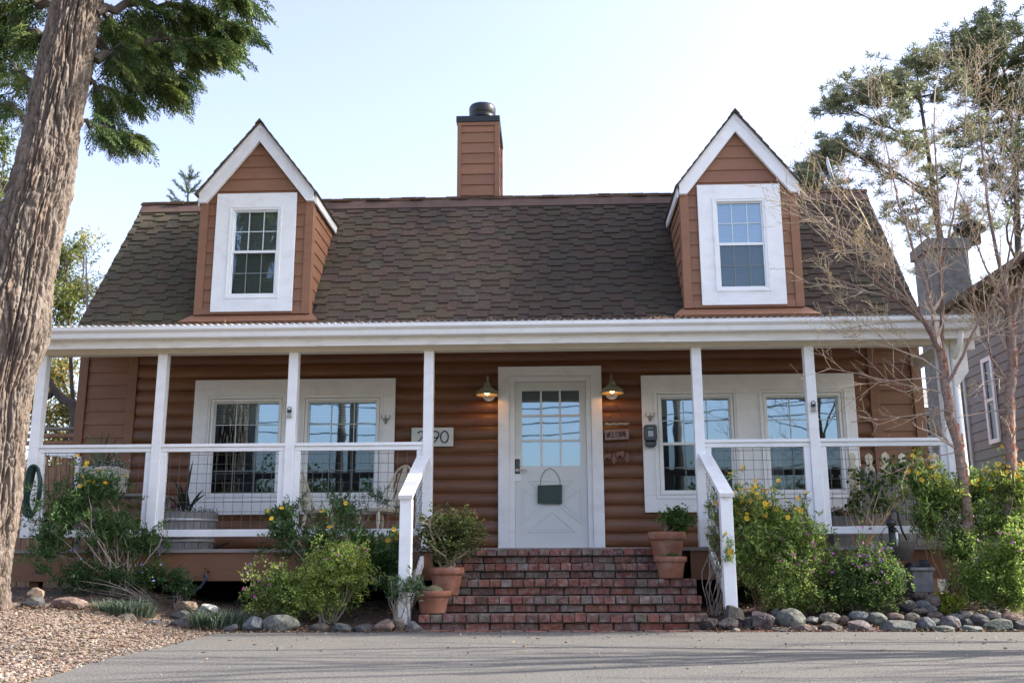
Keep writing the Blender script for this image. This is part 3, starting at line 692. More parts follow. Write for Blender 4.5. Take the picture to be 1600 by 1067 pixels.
# K-style gutter
pr=[(10.36,3.10),(10.36,2.975),(10.27,2.975),(10.262,2.985),(10.255,3.03),(10.235,3.045),(10.22,3.06),(10.22,3.098),(10.235,3.10),(10.235,3.062),(10.27,3.05),(10.34,3.0),(10.345,3.10)]
mb=MB(); xa,xb=-6.0,4.40; n=len(pr)
A=[(xa,y,z) for y,z in pr]; B=[(xb,y,z) for y,z in pr]
for i in range(n): mb.face((A[i],A[(i+1)%n],B[(i+1)%n],B[i]))
mb.face(A[::-1]); mb.face(B)
mb.box(xb-.01,xb,10.225,10.35,2.976,3.096)
for x in (-2.9,-.05,3.0): mb.box(x,x+.02,10.216,10.222,3.058,3.10)
P('gutter',mb,M_gutter)
# corrugated porch roof whose wavy edge shows over the gutter
mb=MB(); xa,xb=-6.02,4.37; n=int((xb-xa)/.075*6); k=len(mb.v)
for i in range(n+1):
    x=xa+(xb-xa)*i/n; w=.013*math.sin(i*math.pi/3)
    mb.v += [(x,10.27,3.115+w),(x,12.2,3.42+w),(x,10.27,3.109+w)]
for i in range(n):
    a=3*i; mb.f += [(a,a+3,a+4,a+1),(a+2,a+5,a+3,a)]; mb.c += [(1,1,1)]*2; mb.m += [0,0]
P('corrugated_porch_roof',mb,M_zinc)
# debris and stains caught on the gutter edge
mb=MB(); N=420; x=np.concatenate([rs.uniform(-5.5,4.3,N//2),rs.normal(1.25,.12,N//6),rs.normal(2.9,.2,N//6)]); n=len(x)
Pn=np.stack([x,rs.uniform(10.21,10.3,n),rs.uniform(3.10,3.125,n)],1); mb.quads(blades(Pn,rs.normal(size=(n,3))+[0,-.3,.5],rs.uniform(.02,.06,n),rs.uniform(.003,.010,n),rs),leafcols(n,rs,[(.30,.17,.09),(.2,.12,.07),(.45,.22,.12)],.3))
tag(mb.build('leaf_litter',M_petal),'brown needles and dead leaves caught along the gutter edge','litter',kind='stuff')
# railing panels
def rail_panel(xa,xb):
    d=thing('rail_panel',None,None,((xa+xb)/2,10.6,.88)); del_keys(d); d.parent=house; d.matrix_parent_inverse=parent_inv(house)
    zt,zb=1.868,.885; y0,y1=10.575,10.625
    mb=MB(); mb.box(xa,xb,y0-.025,y1+.025,zt-.035,zt); mb.box(xa,xb,y0-.008,y1,zt-.083,zt-.036); P('top_rail',mb,M_white,parent=d,bevel=.004)
    mb=MB(); mb.box(xa,xb,y0-.006,y1,zb,zb+.075); P('bottom_rail',mb,M_white,parent=d,bevel=.004)
    for a,b in ((xa,xa+.065),(xb-.065,xb)):
        mb=MB(); mb.box(a,b,y0-.003,y1-.002,zb+.0755,zt-.0835); P('stile',mb,M_white,parent=d,bevel=.004)
    mb=MB(); x=xa+.10; y=10.6
    while x<xb-.07: mb.tube([(x,y,zb+.07),(x,y,zt-.08)],.0026,5,caps=False); x+=.101
    z=zb+.16
    while z<zt-.085: mb.tube([(xa+.06,y-.005,z),(xb-.06,y-.005,z)],.0026,5,caps=False); z+=.101
    P('wire_mesh',mb,M_metal,parent=d)
for a,b in ((0,1),(1,2),(2,3),(4,5),(5,6)): rail_panel(PX[a]+PH,PX[b]-PH-(.008 if b==6 else 0))
# stair handrails
def handrail(x,zb):
    d=thing('stair_handrail',None,None,(x,9.42,zb)); del_keys(d); d.parent=house; d.matrix_parent_inverse=parent_inv(house)
    mb=MB(); mb.box(x-.056,x+.056,9.36,9.475,zb,1.185); P('newel_post',mb,M_white,parent=d,bevel=.004)
    a=Vector((x,9.33,1.20)); b=Vector((x,10.56,1.70)); mb=MB(); mb.beam(a,b,.135,.042); mb.beam(a+Vector((0,.03,-.055)),b+Vector((0,0,-.055)),.05,.06); P('handrail_cap',mb,M_white,parent=d,bevel=.004)
    a=Vector((x+.01,9.475,zb+.12)); b=Vector((x+.01,10.56,zb+.60)); mb=MB(); mb.beam(a,b,.045,.10); P('lower_rail',mb,M_white,parent=d,bevel=.004)
    mb=MB(); sl=(1.70-1.20)/1.23; 
    y=9.54
    while y<10.55:
        zl=zb+.12+(y-9.475)*.442; zh=1.20+(y-9.33)*sl-.07; mb.tube([(x,y,zl),(x,y,zh)],.0026,5,caps=False); y+=.095
    for j in range(12):
        z0=zb+.12+j*.1; pa=None
        ya_,yb_=9.475,10.55; mb.tube([(x,ya_,z0),(x,yb_,z0+.46)],.0026,5,caps=False) if z0<1.1 else None
    P('wire_mesh',mb,M_metal,parent=d)
handrail(-1.375,.05); handrail(1.60,.13)
mb=MB(); mb.box(4.245,4.31,10.53,10.60,.2,2.86); mb.tube([(4.30,10.35,2.98),(4.30,10.40,2.84),(4.28,10.56,2.70)],.035,8); P('downspout',mb,M_gutter,smooth=True)

# ------------------------------------------------------------------ brick steps
steps=thing('brick_steps','worn red brick steps climbing from the driveway to the white front door','steps',(.07,9.3,0))
BC=[(.185,.072,.050),(.155,.060,.044),(.205,.085,.056),(.13,.066,.052),(.17,.066,.043),(.175,.115,.085),(.125,.058,.045),(.20,.072,.046),(.165,.12,.088),(.15,.070,.052)]
def brick(mb,lr,x0,x1,y0,y1,z0,z1,j=.0035):
    c=lr.choice(BC); c=col(lr,c,.18,.08)
    dx,dy,dz=(lr.uniform(-j,j) for _ in range(3))
    m=Matrix.Translation(((x0+x1)/2+dx*.5,(y0+y1)/2+dy*1.6,(z0+z1)/2+dz*.4))@Matrix.Rotation(lr.uniform(-.012,.012),4,'Z')@Matrix.Rotation(lr.uniform(-.008,.008),4,'Y')
    a,b,h=(x1-x0)/2,(y1-y0)/2,(z1-z0)/2; e=.006
    # box with softened front/top edges
    bm_=[(-a,-b,-h),(a,-b,-h),(a,-b,h-e),(a-e,-b+e,h),(-a+e,-b+e,h),(-a,-b,h-e),(-a,b,-h),(a,b,-h),(a,b,h-e),(a-e,b,h),(-a+e,b,h),(-a,b,h-e)]
    vs=[m@Vector((p[0]*(1+lr.uniform(-.01,.01)),p[1]+lr.uniform(-.006,.007)*(p[1]<0),p[2]+lr.uniform(-.007,.002)*(p[2]>0))) for p in bm_]
    mb.raw(vs,((0,1,2,5),(5,2,3,4),(4,3,9,10),(1,7,8,2),(2,8,9,3),(6,0,5,11),(11,5,4,10),(6,11,10,9,8,7)),c)
mb=MB(); mm=MB(); lr=random.Random(31); gap=.010
for s in range(5):
    x0,x1=(-1.225,1.385) if s==0 else (-1.16,1.375) if s<3 else (-1.12,1.30)
    yf=9.30+.325*s if s<4 else 10.46-.0; z0=.15*s; yend=10.5
    yf=9.30+.29*s
    mm.box(x0+.008,x1-.008,yf+.052,10.6,z0,z0+.068); mm.box(x0+.008,x1-.008,yf+.012,10.6,z0+.0685,z0+.142)
    # stretcher course
    x=x0-(lr.uniform(.02,.12))
    while x<x1-.03:
        a=max(x,x0); b=min(x+.215,x1); 
        if b-a>.03: brick(mb,lr,a,b-gap,yf+.030,yf+.12,z0+.004,z0+.067,.005)
        x+=.2235
    # rowlock headers with exposed treads
    x=x0
    while x<x1-.03:
        b=min(x+.108,x1); brick(mb,lr,x,b-gap,yf-.010,yf+.20,z0+.078,z0+.146,.006); 
        brick(mb,lr,x,b-gap,yf+.21,yf+.33,z0+.078,z0+.143) if s<4 else None
        x+=.1085
    for xs in (x0-.001,x1-.09):   # side faces
        y=yf+.32
        while y<10.45:
            brick(mb,lr,xs,xs+.09,y,min(10.5,y+.205),z0+.004,z0+.067); brick(mb,lr,xs,xs+.09,y,min(10.5,y+.205),z0+.078,z0+.143); y+=.215
mb.build('bricks',M_brick,steps); mm.build('mortar',M_mortar,steps)
mb=MB(); x=-1.75
while x<3.0:
    brick(mb,lr,x,x+.20,9.17,9.26,-.05,.008+lr.uniform(0,.004)); x+=.212
o=mb.build('brick_edging',M_brick); tag(o,'flush row of red bricks edging the driveway at the foot of the steps','edging')

N=900; x=rs.uniform(-2.6,4.5,N); y=4.6+4.5*rs.random(N)**.55; Pn=np.stack([x,y,np.full(N,.006)],1)
mb=MB(); vs_,fs_=ICO[1]; vs_=np.array(vs_); fs_=np.array(fs_); V=vs_[None]*rs.uniform(.0015,.0045,(N,1,1))*(1+rs.uniform(-.3,.3,(N,12,1)))+Pn[:,None,:]
mb.quads(V[:,fs_].reshape(-1,3,3),np.repeat(leafcols(N,rs,[(.30,.26,.22),(.14,.12,.10),(.22,.19,.16),(.4,.36,.3)],.2),20,0))
n2=160; x=rs.uniform(-2.6,4.5,n2); y=5+4.1*rs.random(n2)**.35; mb.quads(blades(np.stack([x,y,np.full(n2,.008)],1),rs.normal(size=(n2,3))*[1,1,.12],rs.uniform(.02,.05,n2),rs.uniform(.006,.018,n2),rs),leafcols(n2,rs,[(.22,.13,.07),(.3,.2,.1),(.15,.09,.06)],.3))
o=mb.build('grit',M_peb); tag(o,'fine grit and a few dry leaves scattered over the asphalt drive','grit',kind='stuff')
# ------------------------------------------------------------------ things on and by the porch
def obj1(name,mb,m,label,cat,group=None,smooth=False,bevel=0):
    return tag(mb.build(name,m,None,smooth,bevel),label,cat,group)
# barn lamps
def lamp(px,py,label):
    p=at(px,py,12.0); x,z=p.x,p.z; ly=12.0
    t=thing('wall_lamp',label,'lamp',(x,YW-.02,z),'barn lamps either side of the door')
    mb=MB(); mb.lathe([(.0,.0),(.034,0),(.04,-.035),(.05,-.045),(.055,-.06),(.085,-.075),(.125,-.11),(.138,-.145),(.145,-.15),(.145,-.157),(.134,-.155),(.12,-.118),(.08,-.09),(.045,-.075),(.0,-.07)],x,ly,z,28); mb.build('lamp_shade',M_lampgreen,t,smooth=True)
    mb=MB(); mb.tube([(x,ly,z-.005),(x,ly,z+.05),(x,ly+.03,z+.085),(x,ly+.09,z+.10),(x,ly+.16,z+.07),(x,ly+.20,z-.02),(x,YW-.04,z-.10)],.009,8); mb.build('gooseneck_arm',M_lampgreen,t,smooth=True)
    mb=MB(); mb.lathe([(0,-.0),(.075,.0),(.078,.012),(.06,.03),(0,.035)],0,0,0,24,mtx=Matrix.Translation((x+.01,YW-.045,z-.115))@Matrix.Rotation(R(90),4,'X')); mb.build('wall_plate',M_white,t,smooth=True)
    mb=MB(); mb.blob((x,ly,z-.118),.032,.032,.036,1,.02,2); mb.build('bulb',M_bulb,t,smooth=True)
lamp(761,598,'sage green barn lamp left of the door, glowing orange inside')
lamp(956,595,'sage green barn lamp right of the door, above the welcome sign')
# house number board
def stroke(mb,pts,r=.008,n=6): mb.tube(pts,r,n)
a=at(643,668,12.2); b=at(708,697,12.2); yb=12.205
t=thing('number_plaque','pale rectangular board with thin black house numerals, partly behind the porch post','sign',((a.x+b.x)/2,12.22,b.z))
mb=MB(); mb.box(a.x,b.x,yb,yb+.03,b.z,a.z); mb.build('board',M_plaq,t,bevel=.003)
hh=(a.z-b.z)*.60; zc=(a.z+b.z)/2; yy=yb-.006
def numeral(kind,cx):
    mb=MB(); w=hh*.34
    if kind=='0': pts=[(cx+w*math.cos(q),yy,zc+hh/2*math.sin(q)) for q in [i*math.pi/12 for i in range(25)]]
    if kind=='9':
        r=hh*.29; c=(cx,zc+hh/2-r); pts=[(c[0]+r*math.cos(q),yy,c[1]+r*math.sin(q)) for q in [i*math.pi/10 for i in range(-3,18)]]
        mb.tube(pts,.0075,6); pts=[(cx+r,yy,c[1]-.0),(cx+r*.8,yy,c[1]-r*.75),(cx-r*.35,yy,zc-hh/2)]
    if kind=='2':
        r=hh*.27; c=(cx,zc+hh/2-r); pts=[(c[0]+r*math.cos(q),yy,c[1]+r*math.sin(q)) for q in [R(v) for v in range(165,-46,-15)]]+[(cx-r*1.05,yy,zc-hh/2),(cx+r*1.15,yy,zc-hh/2)]
    mb.tube(pts,.0075,6); mb.build('numeral',M_ink,t)
numeral('2',at(657.5,682,12.2).x); numeral('9',at(680.5,682,12.2).x); numeral('0',at(694.5,682,12.2).x)
# welcome sign: carved bar, board, cut out animals on cords
def px(x,y,Y=12.19): return at(x,y,Y)
t=thing('welcome_sign','small rustic brown hanging sign reading WELCOME with cut out bears and trees below','sign',px(964,690))
mb=MB(); p0,p1=px(944,663),px(983,662); pts=[p0.lerp(p1,i/10)+Vector((0,0,.006*math.sin(i*2.1))) for i in range(11)]; mb.tube(pts,[.012,.02,.015,.013,.017,.014,.016,.013,.017,.02,.012],8); mb.build('branch_bar',M_orn,t,smooth=True)
mb=MB(); q=[px(945,672),px(982,670.5),px(983,686),px(945.5,687.5)]; mb.prism([(v.x,v.z) for v in q],12.185,12.205); mb.build('sign_board',M_signw,t,bevel=.002)
mb=MB(); n=px(962,628)
for e in (px(950,661),px(976,661)): mb.tube([n,e],.0022,4)
for xx in (950,976): mb.tube([px(xx,664),px(xx+.3,672)],.002,4)
for xx,ye in ((949,706),(958,708),(967,704),(979,705)): mb.tube([px(xx,687),px(xx,ye)],.002,4)
mb.build('cords',M_ink,t)
def glyph(mb,ch,x,z,w,h,r=.0042):
    G={'W':[[(0,1),(.25,0),(.5,.7),(.75,0),(1,1)]],'E':[[(.9,1),(0,1),(0,0),(.9,0)],[(0,.5),(.75,.5)]],'L':[[(0,1),(0,0),(.85,0)]],'C':[[(.95,.85),(.5,1),(.08,.7),(.08,.3),(.5,0),(.95,.15)]],
       'O':[[(.5,1),(.95,.7),(.95,.3),(.5,0),(.05,.3),(.05,.7),(.5,1)]],'M':[[(0,0),(.08,1),(.5,.25),(.92,1),(1,0)]]}
    for st in G[ch]: mb.tube([(x+u*w,12.181,z+v*h) for u,v in st],r,5)
mb=MB(); a=px(947.5,684.5); b=px(980,674); w=(b.x-a.x)/7
for i,ch in enumerate('WELCOME'): glyph(mb,ch,a.x+i*w+.004,a.z+.006+.004*(i%2)+i*.002,w*.72,(b.z-a.z)*.82)
mb.build('lettering',M_ink,t)
def cut(poly,name):
    mb=MB(); q=[px(*v) for v in poly]; mb.prism([(v.x,v.z) for v in q],12.185,12.2); mb.build(name,M_rust,t)
bear=lambda x,y,s:[(x,y),(x+3*s,y-2.5*s),(x+8*s,y-3*s),(x+11*s,y-4*s),(x+14*s,y-1*s),(x+13*s,y+1*s),(x+12*s,y+6*s),(x+9.5*s,y+6*s),(x+9*s,y+3.5*s),(x+4*s,y+3.5*s),(x+4*s,y+6.5*s),(x+1*s,y+6.5*s)]
cut(bear(943,712,.9),'bear_cutout'); cut(bear(962,708,1.0),'bear_cutout')
for cx,cy in ((959.5,716),(980,714)): cut([(cx,cy-9),(cx+3,cy-3),(cx+2,cy-3),(cx+5,cy+4),(cx+1.5,cy+4),(cx+1.5,cy+8),(cx-1.5,cy+8),(cx-1.5,cy+4),(cx-5,cy+4),(cx-2,cy-3),(cx-3,cy-3)],'tree_cutout')
# dispenser on the window surround
a=at(1006,664,12.12); b=at(1027,698,12.12)
t=thing('wall_dispenser','glossy black wall dispenser with grey window fixed left of the right hand windows','dispenser',((a.x+b.x)/2,12.2,b.z))
w=b.x-a.x; h=a.z-b.z; mb=MB(); c=(a.x+b.x)/2
mb.prism([(c-.42*w,b.z+.25*h),(c-.5*w,b.z+.4*h),(c-.5*w,b.z+.92*h),(c-.4*w,a.z),(c+.4*w,a.z),(c+.5*w,b.z+.92*h),(c+.5*w,b.z+.4*h),(c+.42*w,b.z+.25*h)],12.08,12.215); mb.build('housing',M_blackp,t,bevel=.012)
mb=MB(); mb.prism([(c-.44*w,b.z+.26*h),(c+.44*w,b.z+.26*h),(c+.46*w,b.z+.1*h),(c+.25*w,b.z),(c-.25*w,b.z),(c-.46*w,b.z+.1*h)],12.10,12.214); mb.build('push_bar',M_blackp,t,bevel=.01)
mb=MB(); mb.box(c-.2*w,c+.2*w,12.074,12.085,b.z+.45*h,b.z+.72*h); mb.build('level_window',M_greyp,t,bevel=.003)
mb=MB(); 
for i in range(4): mb.box(c-.16*w+i*.085*w,c-.10*w+i*.085*w,12.075,12.085,b.z+.82*h,b.z+.86*h)
mb.build('printed_mark',M_greyp,t)
# slate board hanging on the door
t=thing('slate_board','blank dark green slate board hanging by a wire loop on the white door','board',(at(859,772,12.2).x,12.24,at(859,787,12.2).z))
mb=MB(); q=[at(840,758,12.23),at(878.5,757,12.23),at(878,787,12.23),at(840,786,12.23)]; mb.prism([(v.x,v.z) for v in q],12.225,12.243); mb.build('slate',M_slate,t,bevel=.003)
mb=MB(); pts=[at(x,y,12.25) for x,y in ((844.5,759),(845,749),(848,740),(853,734),(859,731),(865,734),(871,741),(875,750),(875,758))]; mb.tube(pts,.0035,5); mb.build('wire_handle',M_ink,t)
# cast hooks on the window surrounds, little ornaments on the posts
def crown(pxx,pyy,Y,label,cat='wall hook'):
    c=at(pxx,pyy,Y); t=MB(); s=.05
    for k in (-1,0,1):
        t.tube([c+Vector((k*s*.2,0,-.035)),c+Vector((k*s*.55,-.008,.0)),c+Vector((k*s*1.1,-.03,.012)),c+Vector((k*s*1.0,-.03,.035))],.006,6)
        t.blob(c+Vector((k*s*1.0,-.03,.04)),.009,.009,.011,k+2,.1,1)
    t.tube([c+Vector((-s*.55,0,.0)),c+Vector((0,-.004,.012)),c+Vector((s*.55,0,0))],.007,6); t.blob(c+Vector((0,0,-.04)),.017,.006,.022,5,.15,2)
    obj1('wall_hook',t,M_orn,label,cat,'cast hooks on the window surrounds',smooth=True)
crown(603,655,12.20,'grey cast three pronged hook beside the left window pair'); crown(1015.5,651,12.20,'grey cast three pronged hook just above the black dispenser')
def ornament(pxx,pyy,label):
    c=at(pxx,pyy,10.53); t=thing('post_ornament',label,'ornament',c,'small lantern ornaments on the porch posts')
    mb=MB(); mb.tube([c+Vector((-.018,0,.03)),c+Vector((-.018,-.004,.055)),c+Vector((.0,-.01,.066)),c+Vector((.02,-.006,.055)),c+Vector((.02,0,.02))],.005,6); mb.box(c.x-.022,c.x+.022,c.y-.012,c.y+.01,c.z+.0,c.z+.035); mb.build('bracket',M_black,t,bevel=.004)
    mb=MB(); mb.prism([(c.x-.012,c.z),(c.x+.012,c.z),(c.x+.03,c.z-.05),(c.x-.03,c.z-.05)],c.y-.018,c.y+.006); mb.build('shade',M_orn,t,bevel=.003)
ornament(452,645,'small black and grey ornament on the post in front of the left windows'); ornament(1271,636,'small black and grey ornament on the post in front of the right windows')

# terracotta pots and what grows in them
def leafcolP(n,pal,v=.25): return leafcols(n,rs,pal,v)
GREEN=[tuple(v*1.45 for v in q) for q in [(.055,.10,.022),(.075,.135,.03),(.04,.075,.018),(.10,.16,.04)]]
DGREEN=[tuple(v*1.45 for v in q) for q in [(.030,.065,.022),(.042,.085,.026),(.022,.05,.018),(.06,.11,.035)]]
YGREEN=[tuple(v*1.45 for v in q) for q in [(.14,.20,.035),(.10,.17,.03),(.18,.24,.05),(.07,.13,.025)]]
GGREEN=[tuple(v*1.45 for v in q) for q in [(.10,.13,.085),(.07,.10,.06),(.14,.17,.12),(.05,.075,.04)]]
def pot_mesh(p,rt,rb,h):
    mb=MB(); mb.lathe([(0,0),(rb,0),(rb*1.02,.01),(rt*.90,h*.72),(rt*.91,h*.74),(rt,h*.745),(rt*1.03,h*.76),(rt*1.04,h*.97),(rt,h),(rt*.9,h),(rt*.86,h*.9),(0,h*.88)],p[0],p[1],p[2],32); return mb
def potted(name,p,rt,rb,h,label,cat='potted plant',group=None):
    t=thing(name,label,cat,p,group); pot_mesh(p,rt,rb,h).build('pot',M_terra,t,smooth=True)
    mb=MB(); mb.lathe([(0,h*.93),(rt*.87,h*.91)],p[0],p[1],p[2],20); mb.build('potting_soil',M_soil,t); return t
def grow(mb,a,b,r0,r1,lr,n=5,wob=.12,c=(1,1,1),seg=6):
    a=Vector(a); b=Vector(b); L=(b-a).length; pts=[]; o=Vector((lr.uniform(-1,1),lr.uniform(-1,1),lr.uniform(-.3,.6)))
    for i in range(n+1):
        t=i/n; pts.append(a.lerp(b,t)+o*math.sin(math.pi*t)*L*wob+Vector((lr.uniform(-1,1),lr.uniform(-1,1),0))*L*.02*(0<i<n))
    mb.tube(pts,[r0+(r1-r0)*i/n for i in range(n+1)],seg,c,caps=False); return pts
G4='clay pots beside the steps'
p=(at(701,900,9.75).x,9.80,.15+.0); 
# jade plant on the second tread
pj=(-1.02,9.72,.15); jt=potted('jade_plant',(-1.03,9.78,.30),.165,.115,.26,'jade plant with thick bare stems in a clay pot on the left of the steps',group=G4)
lr=random.Random(5); mb=MB(); base=Vector((-1.03,9.78,.54)); tips=[]
for i in range(9):
    tx=at(lr.uniform(655,745),lr.uniform(805,880),lr.uniform(9.55,10.0)); pts=grow(mb,base+Vector((lr.uniform(-.05,.05),lr.uniform(-.05,.05),0)),tx,.017,.008,lr,5,.15)
    for j in range(5):
        q=pts[lr.randint(3,5)]; e=q+Vector((lr.uniform(-.17,.17),lr.uniform(-.14,.14),lr.uniform(-.04,.14))); grow(mb,q,e,.006,.003,lr,3,.1); tips.append(e)
mb.build('stems',mat('grey_tan_stem',(.30,.24,.17),.8,.25,20,.3,40),jt,smooth=True)
def rosettes(tips,n,L,W,spread,pal,flat=.5,up=.3):
    tips=np.array([tuple(t) for t in tips]); T=np.repeat(tips,n,0); N=len(T); D=rs.normal(size=(N,3)); D/=np.linalg.norm(D,axis=1,keepdims=True); D[:,2]=D[:,2]*flat+up
    P0=T+rs.normal(size=(N,3))*spread
    return blades(P0,D,rs.uniform(.7,1.3,N)*L,rs.uniform(.8,1.2,N)*W,rs), leafcolP(N,pal)
def canopy_pts(c,rx,ry,rz,n,hollow=.55,seed=0,lump=.25):
    r=np.random.default_rng(seed); d=r.normal(size=(n,3)); d/=np.linalg.norm(d,axis=1,keepdims=True); rad=(hollow+(1-hollow)*r.random(n))[:,None]
    l=np.array([1+lump*noise.noise(Vector(v)*2.2+Vector((seed,0,0)))*2 for v in d])[:,None]
    return np.array(c)+d*rad*l*np.array([rx,ry,rz])
mb=MB(); c=at(702,838,9.78); T=list(canopy_pts(tuple(c),.34,.25,.26,420,.3,3,.3))+[tuple(t) for t in tips]
V,C=rosettes(T,12,.038,.021,.024,[(.16,.19,.05),(.07,.10,.03),(.15,.18,.06),(.05,.075,.025),(.20,.20,.07)]); mb.quads(V,C); mb.build('leaves',M_leaf,jt)
# small cactus pot on the lowest tread
ct=potted('cactus_pot',(-1.115,9.435,.15),.158,.115,.20,'clay pot with a low round cactus on the lowest brick step',group=G4)
mb=MB(); mb.blob((-1.105,9.435,.345),.085,.085,.05,4,.05,3,(.45,1,.6)); mb.build('cactus',mat('cactus_green',(.14,.13,.07),.8,.5,60,1,150),ct,smooth=True)
mb=MB(); V,C=rosettes([(-1.105+.075*math.cos(a)*s,9.435+.075*math.sin(a)*s,.36+.035*(1-s)) for a in np.linspace(0,6.28,22) for s in (.3,.7,1)],9,.018,.0025,.004,[(.35,.33,.2),(.2,.2,.1)],1,.6); mb.quads(V,C); mb.build('spines',M_leaf,ct)
# right hand pots
p2=Vector((1.145,10.30,.60)); bt=potted('potted_shrub',tuple(p2),.185,.13,.30,'tall clay pot holding a small leafy shrub at the top right of the steps',group=G4)
mb=MB(); lr=random.Random(9); tips=[]
for i in range(6): pts=grow(mb,p2+Vector((lr.uniform(-.04,.04),0,.26)),at(lr.uniform(1040,1085),lr.uniform(800,825),10.3),.014,.006,lr,4,.2); tips.append(pts[-1])
mb.build('stems',MATS['grey_tan_stem'],bt,smooth=True)
mb=MB(); c=at(1060,815,10.28); T=list(canopy_pts(tuple(c),.19,.16,.13,170,.3,8,.35)); V,C=rosettes(T,12,.038,.018,.02,[(.06,.13,.03),(.09,.18,.035),(.04,.09,.02),(.16,.24,.06)]); mb.quads(V,C); mb.build('leaves',M_leaf,bt)
p3=Vector((1.13,9.93,.45)); lt=potted('low_succulent_pot',tuple(p3),.155,.11,.205,'low clay pot of green succulents in front of the taller right pot',group=G4)
mb=MB(); V,C=rosettes(canopy_pts(tuple(p3+Vector((0,0,.19))),.11,.11,.035,90,.2,4),9,.025,.008,.01,GREEN); mb.quads(V,C); mb.build('succulents',M_leaf,lt)

# half barrel tub with flax on the porch
bx=at(287,830,10.9); t=thing('wooden_tub','grey weathered round tub of blue flowers and dark spiky leaves at porch left','planter',(bx.x,10.95,DK))
mb=MB(); n=26
for i in range(n):
    a0=2*math.pi*i/n+.006; a1=2*math.pi*(i+1)/n-.006; rb_,rt_,h=.30,.335,.40
    if i%2: rb_+=.004; rt_+=.004
    v=[(bx.x+r_*math.cos(a),10.95+r_*math.sin(a),DK+z) for r_,z in ((rb_,0),(rt_,h)) for a in (a0,a1)]+[(bx.x+(r_-.03)*math.cos(a),10.95+(r_-.03)*math.sin(a),DK+z) for r_,z in ((rb_,0),(rt_,h)) for a in (a0,a1)]
    mb.raw(v,((0,1,3,2),(5,4,6,7),(2,3,7,6),(0,2,6,4),(1,5,7,3)))
mb.build('staves',M_oak,t)
for z in (.08,.30):
    mb=MB(); r_=.305+.035*z/.4; mb.lathe([(r_,z),(r_+.006,z),(r_+.007,z+.03),(r_+.002,z+.03)],bx.x,10.95,DK,40); mb.build('hoop',M_zinc,t,smooth=True)
mb=MB(); mb.lathe([(0,.36),(.31,.35)],bx.x,10.95,DK,20); mb.build('potting_soil',M_soil,t)
def straps(mb,base,targets,w,pal,lr):
    for tx in targets:
        a=Vector(base)+Vector((lr.uniform(-.05,.05),lr.uniform(-.05,.05),0)); b=Vector(tx); n=7; c=col(lr,lr.choice(pal),.2); mid=a.lerp(b,.55)+Vector((0,0,(b-a).length*.18)); s=(b-a).cross(Vector((0,1,.2))).normalized()
        prev=None
        for i in range(n+1):
            u=i/n; p=a*(1-u)**2+mid*2*u*(1-u)+b*u*u; ww=w*(1-u**2.2)*.5+.0005
            cur=(p-s*ww,p+s*ww)
            if prev: mb.face((prev[0],prev[1],cur[1],cur[0]),c)
            prev=cur
lr=random.Random(4); mb=MB(); straps(mb,(bx.x,10.95,DK+.36),[at(302,718,10.9),at(318,765,10.8),at(322,772,10.9),at(262,775,10.9),at(275,768,11),at(290,760,11),at(268,745,11),at(280,755,10.8)],.035,[(.022,.035,.02),(.04,.06,.03),(.03,.03,.02)],lr); mb.build('flax_leaves',M_leaf,t)
mb=MB(); T=[(bx.x+.29*math.cos(a)*s,10.95+.29*math.sin(a)*s,DK+.40+.03*lr.random()) for a in np.linspace(0,6.28,34) for s in (.75,1.02)]
V,C=rosettes(T,7,.022,.012,.015,GREEN); mb.quads(V,C); V,C=rosettes(T,4,.016,.014,.03,[(.25,.22,.62),(.55,.5,.8),(.35,.2,.6)]); mb.quads(V,C); mb.build('blue_flowers',M_petal,t)['kind']='stuff'
# dark pot behind the tub
mb=MB(); q=at(245,845,11.2); mb.lathe([(0,0),(.11,0),(.14,.3),(.15,.31),(.13,.31),(0,.28)],q.x,11.15,DK,20); obj1('black_pot',mb,M_blackp,'small black plastic pot half hidden behind the grey wooden tub','pot',smooth=True)
# table with an old enamel box of white flowers
t=thing('wooden_bench','dark wooden side table with a lower shelf in the left corner of the porch','table',(-4.95,11.3,DK)); 
tx0,tx1,tz=-5.35,-4.42,1.38
mb=MB(); [mb.box(tx0,tx1,11.05+i*.13,11.17+i*.13,tz-.03,tz) for i in range(4)]; mb.build('table_top',M_dark if 0 else M_deckw,t)
for x in (tx0+.05,tx1-.05):
    for y in (11.1,11.5): mb=MB(); mb.beam((x,y,DK),(x,y,tz-.03),.05,.05,up=Vector((0,1,0))); mb.build('leg',M_deckw,t)
mb=MB(); mb.box(tx0,tx1,11.08,11.5,1.02,1.05); mb.build('shelf',M_deckw,t)
a=at(137,718,11.25); b=at(191,755,11.25)
t=thing('enamel_planter','rust stained white enamel box of small white flowers standing on the porch table','planter',((a.x+b.x)/2,11.3,tz))
mb=MB(); x0,x1=a.x,b.x; h=.30; v=[(x0+.03,11.12,tz),(x1-.03,11.12,tz),(x1-.03,11.42,tz),(x0+.03,11.42,tz),(x0,11.08,tz+h),(x1,11.08,tz+h),(x1,11.46,tz+h),(x0,11.46,tz+h)]
mb.raw(v,((0,3,2,1),(0,1,5,4),(1,2,6,5),(2,3,7,6),(3,0,4,7))); mb.box(x0-.008,x1+.008,11.072,11.08,tz+h-.03,tz+h+.008); mb.build('box',M_pink,t,bevel=.006)
mb=MB(); T=[(lr.uniform(x0,x1),lr.uniform(11.05,11.45),tz+h+lr.uniform(-.01,.07)) for _ in range(90)]
V,C=rosettes(T,8,.028,.012,.02,DGREEN); mb.quads(V,C); mb.build('leaves',M_leaf,t)
mb=MB(); V,C=rosettes([T[i] for i in range(60)],8,.013,.012,.03,[(.75,.75,.72),(.6,.6,.6)]); mb.quads(V,C); mb.build('white_flowers',M_petal,t)['kind']='stuff'
